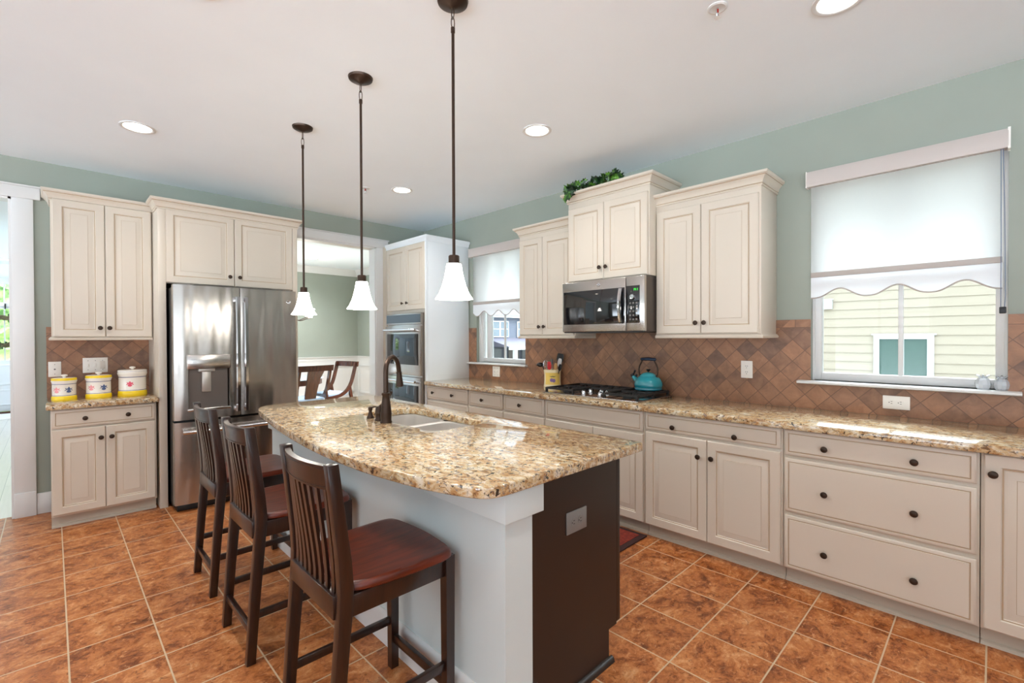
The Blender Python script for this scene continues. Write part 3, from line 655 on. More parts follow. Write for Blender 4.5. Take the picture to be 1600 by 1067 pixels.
hx, hy = .006, .085
b = B(); b.lathe([(.027, 0), (.027, .006), (.022, .012), (.021, .04), (.024, .044), (.022, .07), (.016, .082), (0, .086)], 24, (hx, hy, 0)); d = obj('handle_base', b, M_BRONZE, r, label='bronze lever valve on its own round base')
b = B(); b.tube([(hx, hy, .078), (hx+.006, hy-.02, .094), (hx+.012, hy-.040, .112), (hx+.013, hy-.046, .114)], [.009, .007, .006, .008], 10); obj('lever', b, M_BRONZE, d)
r = thing('soap_dispenser', 'small bronze soap dispenser pump, leftmost of the sink fittings', 'soap dispenser', (1.338, 2.563, .914))
b = B(); b.lathe([(.022, 0), (.022, .005), (.015, .016), (.012, .03), (.009, .04), (.013, .05), (.013, .064), (.008, .068), (0, .068)], 20); obj('pump_body', b, M_BRONZE, r)
b = B(); b.tube([(0, 0, .06), (.02, -.012, .066), (.05, -.03, .062)], [.006, .005, .004], 8); obj('nozzle', b, M_BRONZE, r)

# ================================================================ bar stools
def stool(label, loc):
    g_ = 'counter stools along the island'; r = thing('counter_stool', label, 'stool', loc, 0, g_)
    prof = [(0, -.018, .018), (.15, -.008, .029), (.3, .001, .041), (.45, .013, .055), (.55, .02, .064), (.62, .023, .068), (.70, .019, .062), (.80, .009, .049), (.90, -.002, .036), (1.008, -.014, .022)]
    def back(z):
        for (a, l0, h0), (c, l1, h1) in zip(prof, prof[1:]):
            if z <= c: t = (z-a)/(c-a); return l0+(l1-l0)*t, h0+(h1-h0)*t
        return prof[-1][1:]
    for s in (-1, 1):
        b = B(); pts = [(l, z) for z, l, h in prof]+[(h, z) for z, l, h in prof[::-1]]
        b.prism(pts, 'y', s*.19-.0165, s*.19+.0165, .003); d = obj('back_post', b, M_STOOL, r)
        b = B(); b.box(-.012, .012, s*.19-.01, s*.19+.01, -.0, .004); obj('foot_pad', b, M_WHITEPL, d)
        b = B(); x, y = .430, s*.193
        b.rings([[(x+dx*.019*k, y+dy*.019*k, z) for dx, dy in ((-1, -1), (1, -1), (1, 1), (-1, 1))] for z, k in ((0, .85), (.6, 1.0))]); d = obj('front_leg', b, M_STOOL, r)
        b = B(); b.box(x-.012, x+.012, y-.012, y+.012, -.0, .004); obj('foot_pad', b, M_WHITEPL, d)
        b = B(); b.box(.045, .43, s*.191-.011, s*.191+.011, .528, .594, .002); obj('seat_rail', b, M_STOOL, r)
        b = B(); b.box(.02, .43, s*.192-.009, s*.192+.009, .186, .216, .002); obj('side_stretcher', b, M_STOOL, r)
    b = B(); b.box(.415, .437, -.18, .18, .528, .594, .002); obj('seat_rail', b, M_STOOL, r)
    b = B(); b.box(.424, .442, -.18, .18, .105, .14, .002); obj('foot_rail', b, M_STOOL, r)
    b = B(); b.box(-.004, .018, -.18, .18, .125, .152, .002); obj('rear_stretcher', b, M_STOOL, r)
    b = B(); b.box(.014, .04, -.175, .175, .525, .597, .003); obj('lower_back_rail', b, M_STOOL, r)
    # seat with dished top and rounded front corners
    out = catmull([(.05, -.173), (.10, -.20), (.2, -.218), (.34, -.226), (.41, -.222), (.444, -.195), (.459, -.10), (.464, 0), (.459, .10), (.444, .195), (.41, .222), (.34, .226), (.2, .218), (.10, .20), (.05, .173)], 4)
    cx = .27; R = []
    for k, z in ((.97, .594), (.995, .599), (1, .607), (.985, .6185), (.965, .622), (.9, .6215), (.7, .618), (.45, .6155), (.2, .6145), (.01, .614)): R.append([(cx+(p[0]-cx)*k, p[1]*k, z) for p in out])
    b = B(); b.rings(R); obj('seat', b, M_SEAT, r)
    # curved crest rail and slats
    def bow(y): return -.030*(1-(y/.175)**2)
    def arc(z0_, z1_, th, nm, extra=0):
        b = B(); R = []
        for i in range(17):
            y = -.176+.352*i/16; m0 = sum(back(z0_))/2+bow(y); m1 = sum(back(z1_))/2+bow(y)
            R.append([(m0-th/2, y, z0_), (m0+th/2, y, z0_), (m1+th/2, y, z1_), (m1-th/2, y, z1_)])
        b.rings(R); return obj(nm, b, M_STOOL, r)
    arc(.925, 1.0, .020, 'crest_rail'); arc(.927, .933, .025, 'bead'); arc(.985, .991, .025, 'bead')
    for i in range(8):
        y0_ = -.147+.042*i; b = B(); R = []
        for j in range(9):
            z = .59+.345*j/8; t = j/8; mx = sum(back(z))/2*(1)+bow(y0_)*(.25+.75*t)-.012*(1-t); R.append([(mx-.0045, y0_-.0105, z), (mx+.0045, y0_-.0105, z), (mx+.0045, y0_+.0105, z), (mx-.0045, y0_+.0105, z)])
        b.rings(R); obj('slat', b, M_STOOL, r)
    return r
s1 = stool('dark wooden counter stool nearest the camera with a red brown seat', (.590, 1.575, 0))
dup(s1, (.592, 2.395, 0), 0, 'dark wooden counter stool in the middle of the row along the island')
dup(s1, (.607, 3.115, 0), 0, 'dark wooden counter stool farthest from the camera near the refrigerator')

# ================================================================ pendants and ceiling fittings
M_SHADE = N('lit_opal_glass').set(Base_Color=(1, .98, .95, 1), Emission_Color=(1, .95, .87, 1), Emission_Strength=PENDANT_GLOW, Roughness=.3).m
def pendant(label, x, y, rod_top, cap_z, zs):
    r = thing('pendant_light', label, 'pendant light', (x, y, ZC), 0, 'pendant lights over the island')
    b = B(); b.lathe([(.0, -.03), (.012, -.03), (.02, -.026), (.045, -.02), (.062, -.01), (.065, 0), (0, 0)], 32); obj('canopy', b, M_BRONZE, r)
    zt = -.03; n = max(2, int((ZC-.035-rod_top)/.032))
    for i in range(n):
        b = B(); z = zt-(i+.5)*((ZC-.03-rod_top)/n); h = (ZC-.03-rod_top)/n*.62
        b.tube([((.0085*math.cos(t)) if i % 2 else 0, 0 if i % 2 else .0085*math.cos(t), z+h*math.sin(t)) for t in [2*PI*k/14 for k in range(14)]], .0019, 6, closed=True); obj('chain_link', b, M_BRONZE, r)
    b = B(); b.lathe([(.0, rod_top-ZC), (.009, rod_top-ZC), (.009, rod_top-.02-ZC), (.0065, rod_top-.022-ZC), (.0065, cap_z-ZC+.035), (0, cap_z-ZC+.035)], 14); obj('rod', b, M_BRONZE, r)
    b = B(); c = cap_z-ZC; b.lathe([(0, c+.04), (.02, c+.04), (.023, c+.036), (.023, c+.008), (.030, c+.006), (.030, c), (0, c)], 24); obj('socket_cap', b, M_BRONZE, r)
    b = B(); s = zs-ZC; pr = [(.030, .147), (.0315, .14), (.036, .112), (.043, .08), (.052, .05), (.064, .022), (.0775, .002), (.079, 0), (.0755, .002), (.062, .022), (.050, .05), (.041, .08), (.034, .112), (.029, .14)]
    b.lathe([(q[0], s+q[1]) for q in pr], 40, cap=False); obj('glass_shade', b, M_SHADE, r, label='lit white bell-shaped glass shade')
    return r
pendant('bronze pendant light with lit white bell shade, nearest the camera and largest in the photo', 1.211, 1.585, 2.682, 1.691, 1.548)
pendant('bronze pendant light with lit white bell shade, middle of the three over the island', 1.206, 2.397, 2.675, 1.686, 1.543)
pendant('bronze pendant light with lit white bell shade, farthest and nearest the refrigerator', 1.208, 3.225, 2.672, 1.686, 1.543)
M_LENS = emit('lamp_lens', (255, 244, 226), 12)
def can(label, x, y, z=ZC, power=None, rgb=(1, .965, .92)):
    r = thing('recessed_light', label, 'ceiling light', (x, y, z), 0, 'recessed ceiling lights')
    b = B(); b.lathe([(.098, 0), (.098, -.004), (.09, -.007), (.078, -.004), (.076, 0)], 36); obj('trim_ring', b, M_TRIM, r)
    b = B(); b.lathe([(.077, -.0008), (.06, -.0035), (.0, -.0045)], 32, cap=False); obj('lens', b, M_LENS, r)
    ld = bpy.data.lights.new('recessed_lamp', 'SPOT'); ld.energy = (power or CAN_POWER)*1.0; ld.color = rgb; ld.shadow_soft_size = .07; ld.spot_size = 2.5; ld.spot_blend = .9
    lo = bpy.data.objects.new('recessed_lamp', ld); COL.objects.link(lo); lo.parent = r; lo.location = (0, 0, -.02)
can('recessed ceiling light farthest left in the photo, in front of the left wall cabinet', .42, 3.987)
can('recessed ceiling light in the middle of the photo, right of the pendants', 2.373, 2.175)
can('small recessed ceiling light farthest back near the oven cupboard', 2.397, 3.943)
can('recessed ceiling light cut off at the top right edge', 2.366, .457)
for x, y in ((.42, 2.2), (.42, .45), (-1.6, 3.9), (-1.6, 2.0), (-1.6, 0.2), (1.0, -1.6), (-1.6, -1.6)): can('unseen recessed ceiling light added for fill', x, y)  # lamps outside the view, added as fill light
def sprinkler(label, x, y):
    r = thing('fire_sprinkler', label, 'sprinkler', (x, y, ZC), 0, 'ceiling sprinklers')
    b = B(); b.lathe([(.04, 0), (.04, -.003), (.032, -.006), (.024, -.003), (.014, -.002), (0, -.002)], 28); obj('escutcheon', b, M_TRIM, r)
    b = B(); b.tube([(0, 0, -.002), (0, 0, -.03)], .005, 8); b.lathe([(.012, -.042), (.013, -.044), (0, -.044)], 16); b.tube([(-.008, 0, -.006), (-.009, 0, -.03), (0, 0, -.042)], .0018, 6); b.tube([(.008, 0, -.006), (.009, 0, -.03), (0, 0, -.042)], .0018, 6); obj('sprinkler_head', b, M_CHROME, r)
    b = B(); b.tube([(0, 0, -.008), (0, 0, -.024)], .0056, 8); obj('glass_bulb', b, plain('red_bulb', (150, 26, 22), .2), r)
sprinkler('white ceiling sprinkler head near the top edge of the photo', 2.047, .829); sprinkler('tiny ceiling sprinkler head behind the middle pendant rod', 2.119, 4.128)
# ================================================================ cooktop, kettle, crock
GX, GY = 2.985, 2.685
r = thing('gas_cooktop', 'stainless gas cooktop with black cast iron grates in the long worktop', 'cooktop', (GX, GY, .914), -PI/2)
b = B(); b.box(0, .915, 0, .52, 0, .010, .004); obj('steel_tray', b, M_STEEL2, r)
def grate(x0, x1, y0, y1):
    b = B(); h = .042; t = .009
    for (xa, ya, xb, yb) in ((x0, y0, x1, y0), (x0, y1, x1, y1), (x0, y0, x0, y1), (x1, y0, x1, y1), (x0, (y0+y1)/2, x1, (y0+y1)/2), ((x0+x1)/2, y0, (x0+x1)/2, y1)):
        b.bar((xa, ya, h), (xb, yb, h), .014, .016)
    for x in (x0, x1):
        for y in (y0, (y0+y1)/2, y1): b.box(x-t, x+t, y-t, y+t, .010, h+.006, .002)
    for cy in ((y0*3+y1)/4, (y0+3*y1)/4):
        cx = (x0+x1)/2
        for a in range(4):
            t_ = PI/4+a*PI/2; b.bar((cx+.03*math.cos(t_), cy+.03*math.sin(t_), h), (cx+.085*math.cos(t_), cy+.085*math.sin(t_), h), .009, .014)
    obj('grate', b, M_IRON, r)
grate(.025, .305, .03, .49); grate(.325, .59, .27, .49); grate(.61, .89, .03, .49)
for x, y, R_ in ((.165, .145, .04), (.165, .375, .045), (.457, .38, .055), (.75, .145, .045), (.75, .375, .04)):
    b = B(); b.lathe([(R_, .010), (R_, .02), (R_*.8, .024), (R_*.75, .032), (R_*.6, .035), (0, .035)], 24, (x, y, 0)); obj('burner', b, M_BLACK, r)
for x, y in ((.365, .19), (.385, .07), (.457, .215), (.53, .19), (.545, .07)):
    b = B(); b.lathe([(.024, .010), (.024, .014), (.019, .017), (.017, .036), (.014, .039), (0, .039)], 20, (x, y, 0)); b.box(x-.004, x+.004, y-.018, y+.018, .036, .046, .002); obj('control_knob', b, M_CHROME, r)

kx, ky, kz = 3.40, 1.922, .9645
def teal():
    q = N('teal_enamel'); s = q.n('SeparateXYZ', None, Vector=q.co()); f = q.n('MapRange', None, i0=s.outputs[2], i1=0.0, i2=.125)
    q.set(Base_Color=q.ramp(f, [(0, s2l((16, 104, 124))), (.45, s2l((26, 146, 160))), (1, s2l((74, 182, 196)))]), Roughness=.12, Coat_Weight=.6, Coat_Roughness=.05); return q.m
M_TEAL = teal()
r = thing('tea_kettle', 'turquoise enamel tea kettle with black arched handle on the cooktop', 'kettle', (kx, ky, kz))
b = B(); b.lathe([(0, 0), (.098, 0), (.107, .004), (.109, .012), (.106, .02), (.110, .03), (.111, .045), (.107, .065), (.097, .085), (.082, .1), (.066, .109), (.062, .112), (0, .112)], 40); obj('kettle_body', b, M_TEAL, r)
b = B(); b.lathe([(.064, .110), (.066, .113), (.062, .118), (.045, .131), (.022, .139), (0, .141)], 32); d = obj('lid', b, M_TEAL, r)
b = B(); b.lathe([(.007, .139), (.007, .148), (.016, .156), (.017, .162), (.013, .165), (0, .166)], 18); obj('lid_knob', b, M_BLACK, d)
b = B(); b.tube([(0, .085, .055), (0, .112, .075), (0, .135, .098), (0, .143, .108)], [.024, .02, .015, .013], 16); obj('spout', b, M_TEAL, r)
b = B(); b.tube([(0, .137, .099), (0, .149, .116)], [.0165, .015], 14); b.tube([(0, .143, .112), (0, .128, .128), (0, .118, .15)], [.007, .006, .008], 10); b.tube([(0, .112, .1), (0, .104, .118)], [.01, .008], 10); obj('whistle', b, M_BLACK, r, label='black whistle cap on the spout')
b = B(); hp = catmull([(0, .074, .104), (0, .082, .145), (0, .078, .185), (0, .058, .222), (0, .052, .240)], 5)
b.tube(hp, .0062, 8); b.tube([(p[0], -p[1], p[2]) for p in hp], .0062, 8)
for s in (-1, 1): b.tube([(0, s*.073, .092), (0, s*.075, .122)], .0075, 10)
h_ = obj('handle', b, M_BRONZE, r)
b = B(); b.tube([(0, -.068, .242), (0, -.06, .2425), (0, 0, .246), (0, .06, .2425), (0, .068, .242)], [.006, .0125, .0135, .0125, .006], 14); obj('grip', b, plain('black_grip_blue_reflection', (30, 44, 66), .2), h_)  # black grip with its blue reflection put into the colour

r = thing('small_box', 'small maroon and white box standing behind the cooktop beside the kettle', 'box', (3.518, 2.06, .914))
b = B(); b.box(-.011, .012, -.06, .06, 0, .085, .004); obj('box_body', b, plain('maroon_card', (112, 34, 48), .5), r)
b = B(); random.seed(3)
for i in range(7): y = .05-.0165*i; b.bar((-.0115, y, .042), (-.0115, y-.004+random.uniform(-.003, .003), .068), .002, .005); b.bar((-.0115, y, random.choice((.044, .055, .067))), (-.0115, y-.011, random.choice((.044, .055, .067))), .002, .005)
obj('white_lettering', b, M_WHITEPL, r)

# decals that follow a round pot
def decal(b, R_, ang, z, pts, mi=0, lift=.0007):
    P = [((R_+lift)*math.cos(ang+x/R_), (R_+lift)*math.sin(ang+x/R_), z+y) for x, y in pts]; c = ((R_+lift)*math.cos(ang), (R_+lift)*math.sin(ang), z)
    bb = bmesh.new(); vs = [bb.verts.new(p) for p in P]; vc = bb.verts.new(c)
    for i in range(len(vs)): bb.faces.new((vc, vs[i], vs[(i+1) % len(vs)]))
    b._add(bb, mi)
FL = [(.002, -.016), (.012, -.012), (.008, -.006), (.02, -.004), (.013, .003), (.017, .012), (.007, .008), (0, .019), (-.007, .008), (-.017, .012), (-.013, .003), (-.02, -.004), (-.008, -.006), (-.012, -.012), (-.002, -.016)]
FL = [(x*1.35, y*1.35) for x, y in FL]
M_CER = plain('white_ceramic', (236, 230, 220), .15); M_YEL = plain('yellow_glaze', (246, 214, 40), .15); M_NAVY = plain('navy_line', (60, 62, 120), .2); M_PINK = plain('pink_flower', (222, 126, 124), .25); M_BLUE = plain('slate_flower', (84, 100, 140), .25); M_LEAF = plain('green_decal', (80, 120, 84), .3); M_RED = plain('rose_flower', (214, 70, 96), .25)
def canister(label, x, y, R_, H, ytop, flowers):
    r = thing('canister', label, 'canister', (x, y, .912), 0, 'painted ceramic canisters')
    b = B(); b.lathe([(0, 0), (R_*1.03, 0), (R_*1.06, .006), (R_*1.04, H*.15), (R_*1.0, H*.2)], 44, cap=True, mi=1); b.lathe([(R_*1.0, H*.2), (R_*.985, H*.23), (R_*.985, H*.74), (R_*1.02, H*.8), (R_*1.07, H*.86), (R_*1.07, H*.885), (0, H*.885)], 44, mi=0)
    b.lathe([(R_*.99, H*.215), (R_*.997, H*.222), (R_*.99, H*.235)], 44, cap=False, mi=2); b.lathe([(R_*.99, H*.72), (R_*.998, H*.73), (R_*.99, H*.742)], 44, cap=False, mi=2)
    obj('pot', b, (M_CER, M_YEL, M_NAVY), r)
    b = B(); b.lathe([(R_*1.02, H*.885), (R_*1.05, H*.90), (R_*1.04, H*.985), (R_*.95, H*1.0), (R_*.9, H*1.0)], 44, cap=False, mi=1 if ytop else 0); b.lathe([(R_*.95, H*1.0), (R_*.6, H*1.012), (0, H*1.015)], 44, cap=False, mi=0); b.lathe([(R_*1.045, H*.94), (R_*1.055, H*.945), (R_*1.045, H*.95)], 44, cap=False, mi=2 if not ytop else 1)
    l = obj('lid', b, (M_CER, M_YEL, M_NAVY), r)
    b = B(); b.lathe([(.010, H*1.0), (.009, H*1.0+.008), (.02, H*1.0+.014), (.021, H*1.0+.022), (.012, H*1.0+.027), (0, H*1.0+.027)], 20); obj('lid_knob', b, M_CER, l)
    for a, m in flowers:
        b = B(); decal(b, R_*.985, a, H*.47, FL); f_ = obj('flower_decal', b, m, r)
        b = B(); decal(b, R_*.985, a, H*.40, [(-.016, 0), (0, -.006), (.016, 0), (0, .003)], 0, .0004); obj('leaf_decal', b, M_LEAF, f_)
    return r
canister('smallest painted ceramic canister with yellow lid, leftmost on the worktop', .066, 5.06, .071, .172, True, [(-2.25, M_PINK), (-1.2, M_BLUE)])
canister('middle painted ceramic canister with yellow lid and two flowers', .268, 5.06, .078, .182, True, [(-2.25, M_PINK), (-1.2, M_BLUE)])
canister('largest painted ceramic canister with plain white lid and red flower', .482, 5.06, .093, .215, False, [(-1.85, M_RED)])

CX, CY, CZ = 3.445, 2.965, .914
r = thing('utensil_crock', 'yellow and white ceramic crock holding cooking utensils', 'crock', (CX, CY, CZ))
R_ = .083; b = B(); b.lathe([(0, 0), (R_*1.02, 0), (R_*1.04, .004), (R_*.985, .02), (R_*.955, .06), (R_*.96, .11), (R_*1.0, .142), (R_*1.03, .148), (R_*1.03, .160), (R_*.98, .163), (R_*.92, .160), (R_*.88, .02), (0, .018)], 44); obj('crock_body', b, plain('cream_ceramic', (238, 226, 190), .15), r)
b = B(); fa = PI+.72
bb = bmesh.new(); n = 18
for i in range(n):
    for z0_, z1_ in ((.022, .06), (.06, .10), (.10, .135)):
        q = []
        for a, z in ((i, z0_), (i+1, z0_), (i+1, z1_), (i, z1_)):
            t = fa-.95+1.9*a/n; rad = R_*(.985 if z < .03 else .9555 if z < .07 else .962 if z < .11 else .995)+.0012; q.append(bb.verts.new((rad*math.cos(t), rad*math.sin(t), z)))
        bb.faces.new(q)
b._add(bb, 0); obj('yellow_panel', b, plain('yellow_panel', (236, 206, 110), .2), r)
b = B(); ci = [(.016*math.cos(t), .018*math.sin(t)) for t in [2*PI*k/14 for k in range(14)]]
decal(b, R_*.97, fa-.12, .066, ci, 0, .003); decal(b, R_*.97, fa+.13, .062, ci, 0, .0034); decal(b, R_*.97, fa, .098, [(-.034, .004), (-.01, -.004), (0, .0), (.012, -.004), (.034, .008), (.012, .005), (0, .009), (-.012, .004)], 1, .0035)
obj('plum_decal', b, (plain('plum_purple', (134, 106, 156), .3), plain('olive_leaf', (120, 112, 66), .4)), r)
def utensil(name, label, dx, dy, lean, L_, build, cat):
    o = thing(name, label, cat, (CX+dx, CY+dy, CZ+.03), 0, 'cooking utensils in the crock'); build(o, Vector((lean[0], lean[1], 1)).normalized(), L_); return o
M_BPL = plain('black_nylon', (24, 24, 26), .35); M_REDS = plain('red_silicone', (206, 30, 40), .35); M_BEECH = plain('beech_wood', (196, 150, 96), .5); M_WSI = plain('white_silicone', (226, 224, 222), .4)
def stick(o, d, L_, m, r_=.0055, nm='handle'):
    b = B(); b.tube([Vector((0, 0, 0)), d*L_*.5, d*L_], [r_, r_*.9, r_*.8], 8); return obj(nm, b, m, o)
def blade(o, d, L_, w_, h, m, th=.004, nm='head', side=Vector((0, 1, 0)), tip=.7):
    u = (side-d*side.dot(d)).normalized(); v = d.cross(u); R = []
    for t, k in ((-.02, .25), (.0, .55), (.2, .9), (.5, 1), (.8, .95), (1, tip), (1.04, tip*.6)):
        c = d*(L_+h*t); R.append([c+u*(w_/2*k*a)+v*(th*bq) for a, bq in ((-1, 0), (-.7, -.5), (.7, -.5), (1, 0), (.7, .5), (-.7, .5))])
    b = B(); b.rings(R); return obj(nm, b, m, o)
def f_ladle(o, d, L_):
    stick(o, d, L_, M_BPL); c = d*L_+Vector((-.0, .028, .004)); b = B(); b.sphere(c, .036, (1, 1, .62), 18, 10); obj('bowl', b, M_BPL, o)
utensil('ladle', 'black ladle leaning out of the left side of the crock', -.02, .035, (-.05, .42), .185, f_ladle, 'ladle')
def f_whisk(o, d, L_):
    stick(o, d, L_, M_CHROME); b = B(); u = d.cross(Vector((1, 0, 0))).normalized(); v = d.cross(u)
    for k in range(5):
        a = PI*k/5; s = u*math.cos(a)+v*math.sin(a); b.tube([d*(L_+.075*t)+s*(.026*math.sin(PI*min(1, t*.9)**.8)) for t in [i/8 for i in range(9)]]+[d*(L_+.075*t)-s*(.026*math.sin(PI*min(1, t*.9)**.8)) for t in [1-i/8 for i in range(9)]], .0011, 5)
    obj('wire_loops', b, M_CHROME, o)
utensil('whisk', 'steel wire whisk in the crock beside the black ladle', -.02, .02, (-.1, .16), .15, f_whisk, 'whisk')
utensil('spatula', 'red silicone spatula in the middle of the crock', -.045, -.002, (-.05, -.02), .135, lambda o, d, L_: (stick(o, d, L_, M_CHROME, .004), blade(o, d, L_, .052, .072, M_REDS, .012, tip=.8)), 'spatula')
utensil('spatula', 'white silicone spatula behind the wooden spoon in the crock', .015, -.03, (.06, -.18), .165, lambda o, d, L_: (stick(o, d, L_, M_WSI), blade(o, d, L_, .05, .075, M_WSI, .008)), 'spatula')
utensil('wooden_spoon', 'pale wooden spoon leaning right in the crock', -.035, -.03, (-.02, -.25), .14, lambda o, d, L_: (stick(o, d, L_, M_BEECH), blade(o, d, L_, .042, .06, M_BEECH, .008)), 'spoon')
utensil('slotted_turner', 'large black turner standing tallest at the back of the crock', .04, -.018, (.04, -.15), .20, lambda o, d, L_: (stick(o, d, L_, M_BPL), blade(o, d, L_, .085, .085, M_BPL, .006, tip=.85)), 'turner')
utensil('serving_spoon', 'black serving spoon leaning far right in the crock', -.01, -.045, (.0, -.36), .135, lambda o, d, L_: (stick(o, d, L_, M_BPL), blade(o, d, L_, .04, .06, M_BPL, .006)), 'spoon')
utensil('potato_masher', 'grey handled masher standing upright in the crock behind the red spatula', .015, .012, (.0, .04), .18, lambda o, d, L_: (stick(o, d, L_, M_CHROME, .004, 'shaft'), blade(o, d, L_, .024, .05, M_GREYPL, .012, 'grip')), 'masher')

# ================================================================ outlets, switch plates
def plate(name, label, loc, rot, w_, h, kind, mats=(M_WHITEPL, M_SLOT), cat='outlet'):
    r = thing(name, label, cat, loc, rot)
    b = B(); b.box(-w_/2, w_/2, -.006, 0, -h/2, h/2, .0035); obj('cover_plate', b, mats[0], r)
    hz = w_ > h
    if kind == 'duplex':
        for s in (-1, 1):
            cx, cz = (s*.021, 0) if hz else (0, s*.021)
            b = B(); b.lathe([(.0165, -.006), (.0165, -.0075), (0, -.0075)], 20, (cx, 0, cz), 'y', mi=0)
            for t in (-1, 1):
                if hz: b.box(cx-.004, cx+.004, -.0082, -.007, cz+t*.006-.0012, cz+t*.006+.0012, mi=1)
                else: b.box(cx+t*.006-.0012, cx+t*.006+.0012, -.0082, -.007, cz-.004+.003, cz+.004+.003, mi=1)
            gx, gz = (cx-.011, cz) if hz else (cx, cz-.0095)
            b.box(gx-.0022, gx+.0022, -.0082, -.007, gz-.0022, gz+.0022, mi=1); obj('socket', b, mats, r)
    else:
        n = {'coax': 1, 'triple': 3, 'double': 2}[kind]
        for i in range(n):
            cx = (i-(n-1)/2)*.046
            if kind == 'coax':
                b = B(); b.lathe([(.006, -.006), (.006, -.014), (0, -.014)], 12, (0, 0, 0), 'y'); obj('jack', b, M_GREYPL, r)
            elif kind == 'triple' and i == 2:
                b = B(); b.box(cx-.016, cx+.016, -.009, -.005, -.033, .033, .002); obj('socket', b, plain('almond_plastic', (214, 206, 196), .4), r)
            else:
                b = B(); b.box(cx-.0045, cx+.0045, -.016, -.006, -.004, .010, .002); b.box(cx-.009, cx+.009, -.0075, -.005, -.017, .017, .001); obj('switch', b, M_WHITEPL, r)
        b = B()
        for i in range(n):
            cx = (i-(n-1)/2)*.046
            for s in (-1, 1): b.lathe([(.003, -.006), (.003, -.0072), (0, -.0072)], 8, (cx, 0, s*.038), 'y')
        obj('screw', b, M_GREYPL, r)
    return r
XE = XW-.012
plate('wall_outlet', 'white upright wall outlet on the tile between cabinet and large window', (XE, 1.222, 1.153), -PI/2, .078, .122, 'duplex')
plate('wall_outlet', 'white sideways wall outlet on the tile below the large window', (XE, .394, .996), -PI/2, .125, .078, 'duplex')
plate('wall_outlet', 'small white wall plate on the tile below the left window', (XE, 3.858, 1.008), -PI/2, .12, .115, 'double', cat='outlet')
plate('wall_plate', 'white single wall plate above the smallest canister', (.015, YN-.012, 1.143), 0, .075, .122, 'coax', cat='wall plate')
plate('switch_plate', 'white triple switch plate above the middle canister', (.26, YN-.012, 1.166), 0, .158, .125, 'triple', cat='switch plate')
plate('wall_outlet', 'grey sideways outlet on the dark island end panel', (1.465, 1.142, .668), 0, .125, .085, 'duplex', (M_GREYPL, M_SLOT))

# ================================================================ sill glass, ivy, rug
M_GLASS = crystal()
def votive(label, y, x=3.545):
    r = thing('glass_votive', label, 'glass ornament', (x, y, 1.1), 0, 'glass pineapple ornaments')
    b = B(); b.lathe([(0, 0), (.022, 0), (.029, .010), (.033, .028), (.030, .046), (.022, .058), (.018, .062), (.0, .062)], 12); obj('glass_body', b, M_GLASS, r, smooth=12)
    b = B()
    for k in range(8):
        a = 2*PI*k/8; u = Vector((math.cos(a), math.sin(a), 0)); p = Vector((-u.y, u.x, 0)); o = Vector((0, 0, .06))
        b.rings([[o+u*.010+p*.006, o+u*.010-p*.006, o+u*.013], [o+u*.02+p*.006+Vector((0, 0, .012)), o+u*.02-p*.006+Vector((0, 0, .012)), o+u*.023+Vector((0, 0, .010))], [o+u*.034+p*.001+Vector((0, 0, .018)), o+u*.034-p*.001+Vector((0, 0, .018)), o+u*.034+Vector((0, 0, .017))]])
    obj('leaf_crown', b, M_GLASS, r); return r
votive('clear glass pineapple ornament on the window sill, left of the pair', .036); votive('clear glass pineapple ornament on the window sill at the right corner', -.034)
def leaf_mat():
    q = N('ivy_leaf'); f = q.noise(q.co(), 22, 3); q.set(Base_Color=q.ramp(f, [(.36, s2l((14, 36, 18))), (.54, s2l((30, 66, 28))), (.66, s2l((96, 146, 46)))]), Roughness=.4); return q.m
M_LEAF2 = leaf_mat()
r = thing('ivy_garland', 'green ivy garland lying on top of the tallest cabinet', 'plant', (3.10, 2.2, 2.587))
stem = catmull([(-.035, .27, -.03), (-.02, .22, .015), (.03, .12, .025), (.02, .0, .02), (.04, -.1, .03), (.03, -.16, .03)], 5)
b = B(); b.tube(stem, .004, 6); obj('stem', b, plain('ivy_stem', (70, 62, 36), .7), r)
b = B(); random.seed(11)
IV = [(0, -.4), (.28, -.36), (.22, -.1), (.5, .02), (.26, .2), (.0, .62), (-.26, .2), (-.5, .02), (-.22, -.1), (-.28, -.36)]
for k in range(95):
    p = Vector(stem[int(len(stem)*random.random()) % len(stem)])+Vector((random.uniform(-.035, .03), random.uniform(-.03, .03), random.uniform(0, .045)))
    sz = random.uniform(.05, .085); Rm = Matrix.Rotation(random.uniform(0, 6.28), 3, 'Z') @ Matrix.Rotation(random.uniform(.5, 1.5), 3, 'Y') @ Matrix.Rotation(random.uniform(0, 6.28), 3, 'Z')
    bb = bmesh.new(); vs = [bb.verts.new(p+Rm @ Vector((x*sz, y*sz, -.18*sz*abs(x)*2))) for x, y in IV]; c = bb.verts.new(p+Rm @ Vector((0, 0, .03*sz)))
    for i in range(len(vs)): bb.faces.new((c, vs[i], vs[(i+1) % len(vs)]))
    b._add(bb)
for p in ((-.068, .25, -.035), (-.07, .225, -.05), (-.066, .265, -.06)):
    for k in range(2):
        sz = .065; Rm = Matrix.Rotation(-PI/2+.3*k, 3, 'Y') @ Matrix.Rotation(PI/2+k*1.2, 3, 'Z')
        bb = bmesh.new(); vs = [bb.verts.new(Vector(p)+Rm @ Vector((x*sz, y*sz, -.1*sz*abs(x)))) for x, y in IV]; c = bb.verts.new(Vector(p))
        for i in range(len(vs)): bb.faces.new((c, vs[i], vs[(i+1) % len(vs)]))
        b._add(bb)
obj('leaves', b, M_LEAF2, r)
r = thing('floor_mat', 'red brown floor mat with dark border in front of the cooktop cabinet', 'mat', (2.6, 2.25, 0))
b = B(); b.box(-.34, .34, -.58, .58, 0, .012, .005); obj('mat_border', b, plain('mat_border', (58, 30, 26), .9), r)
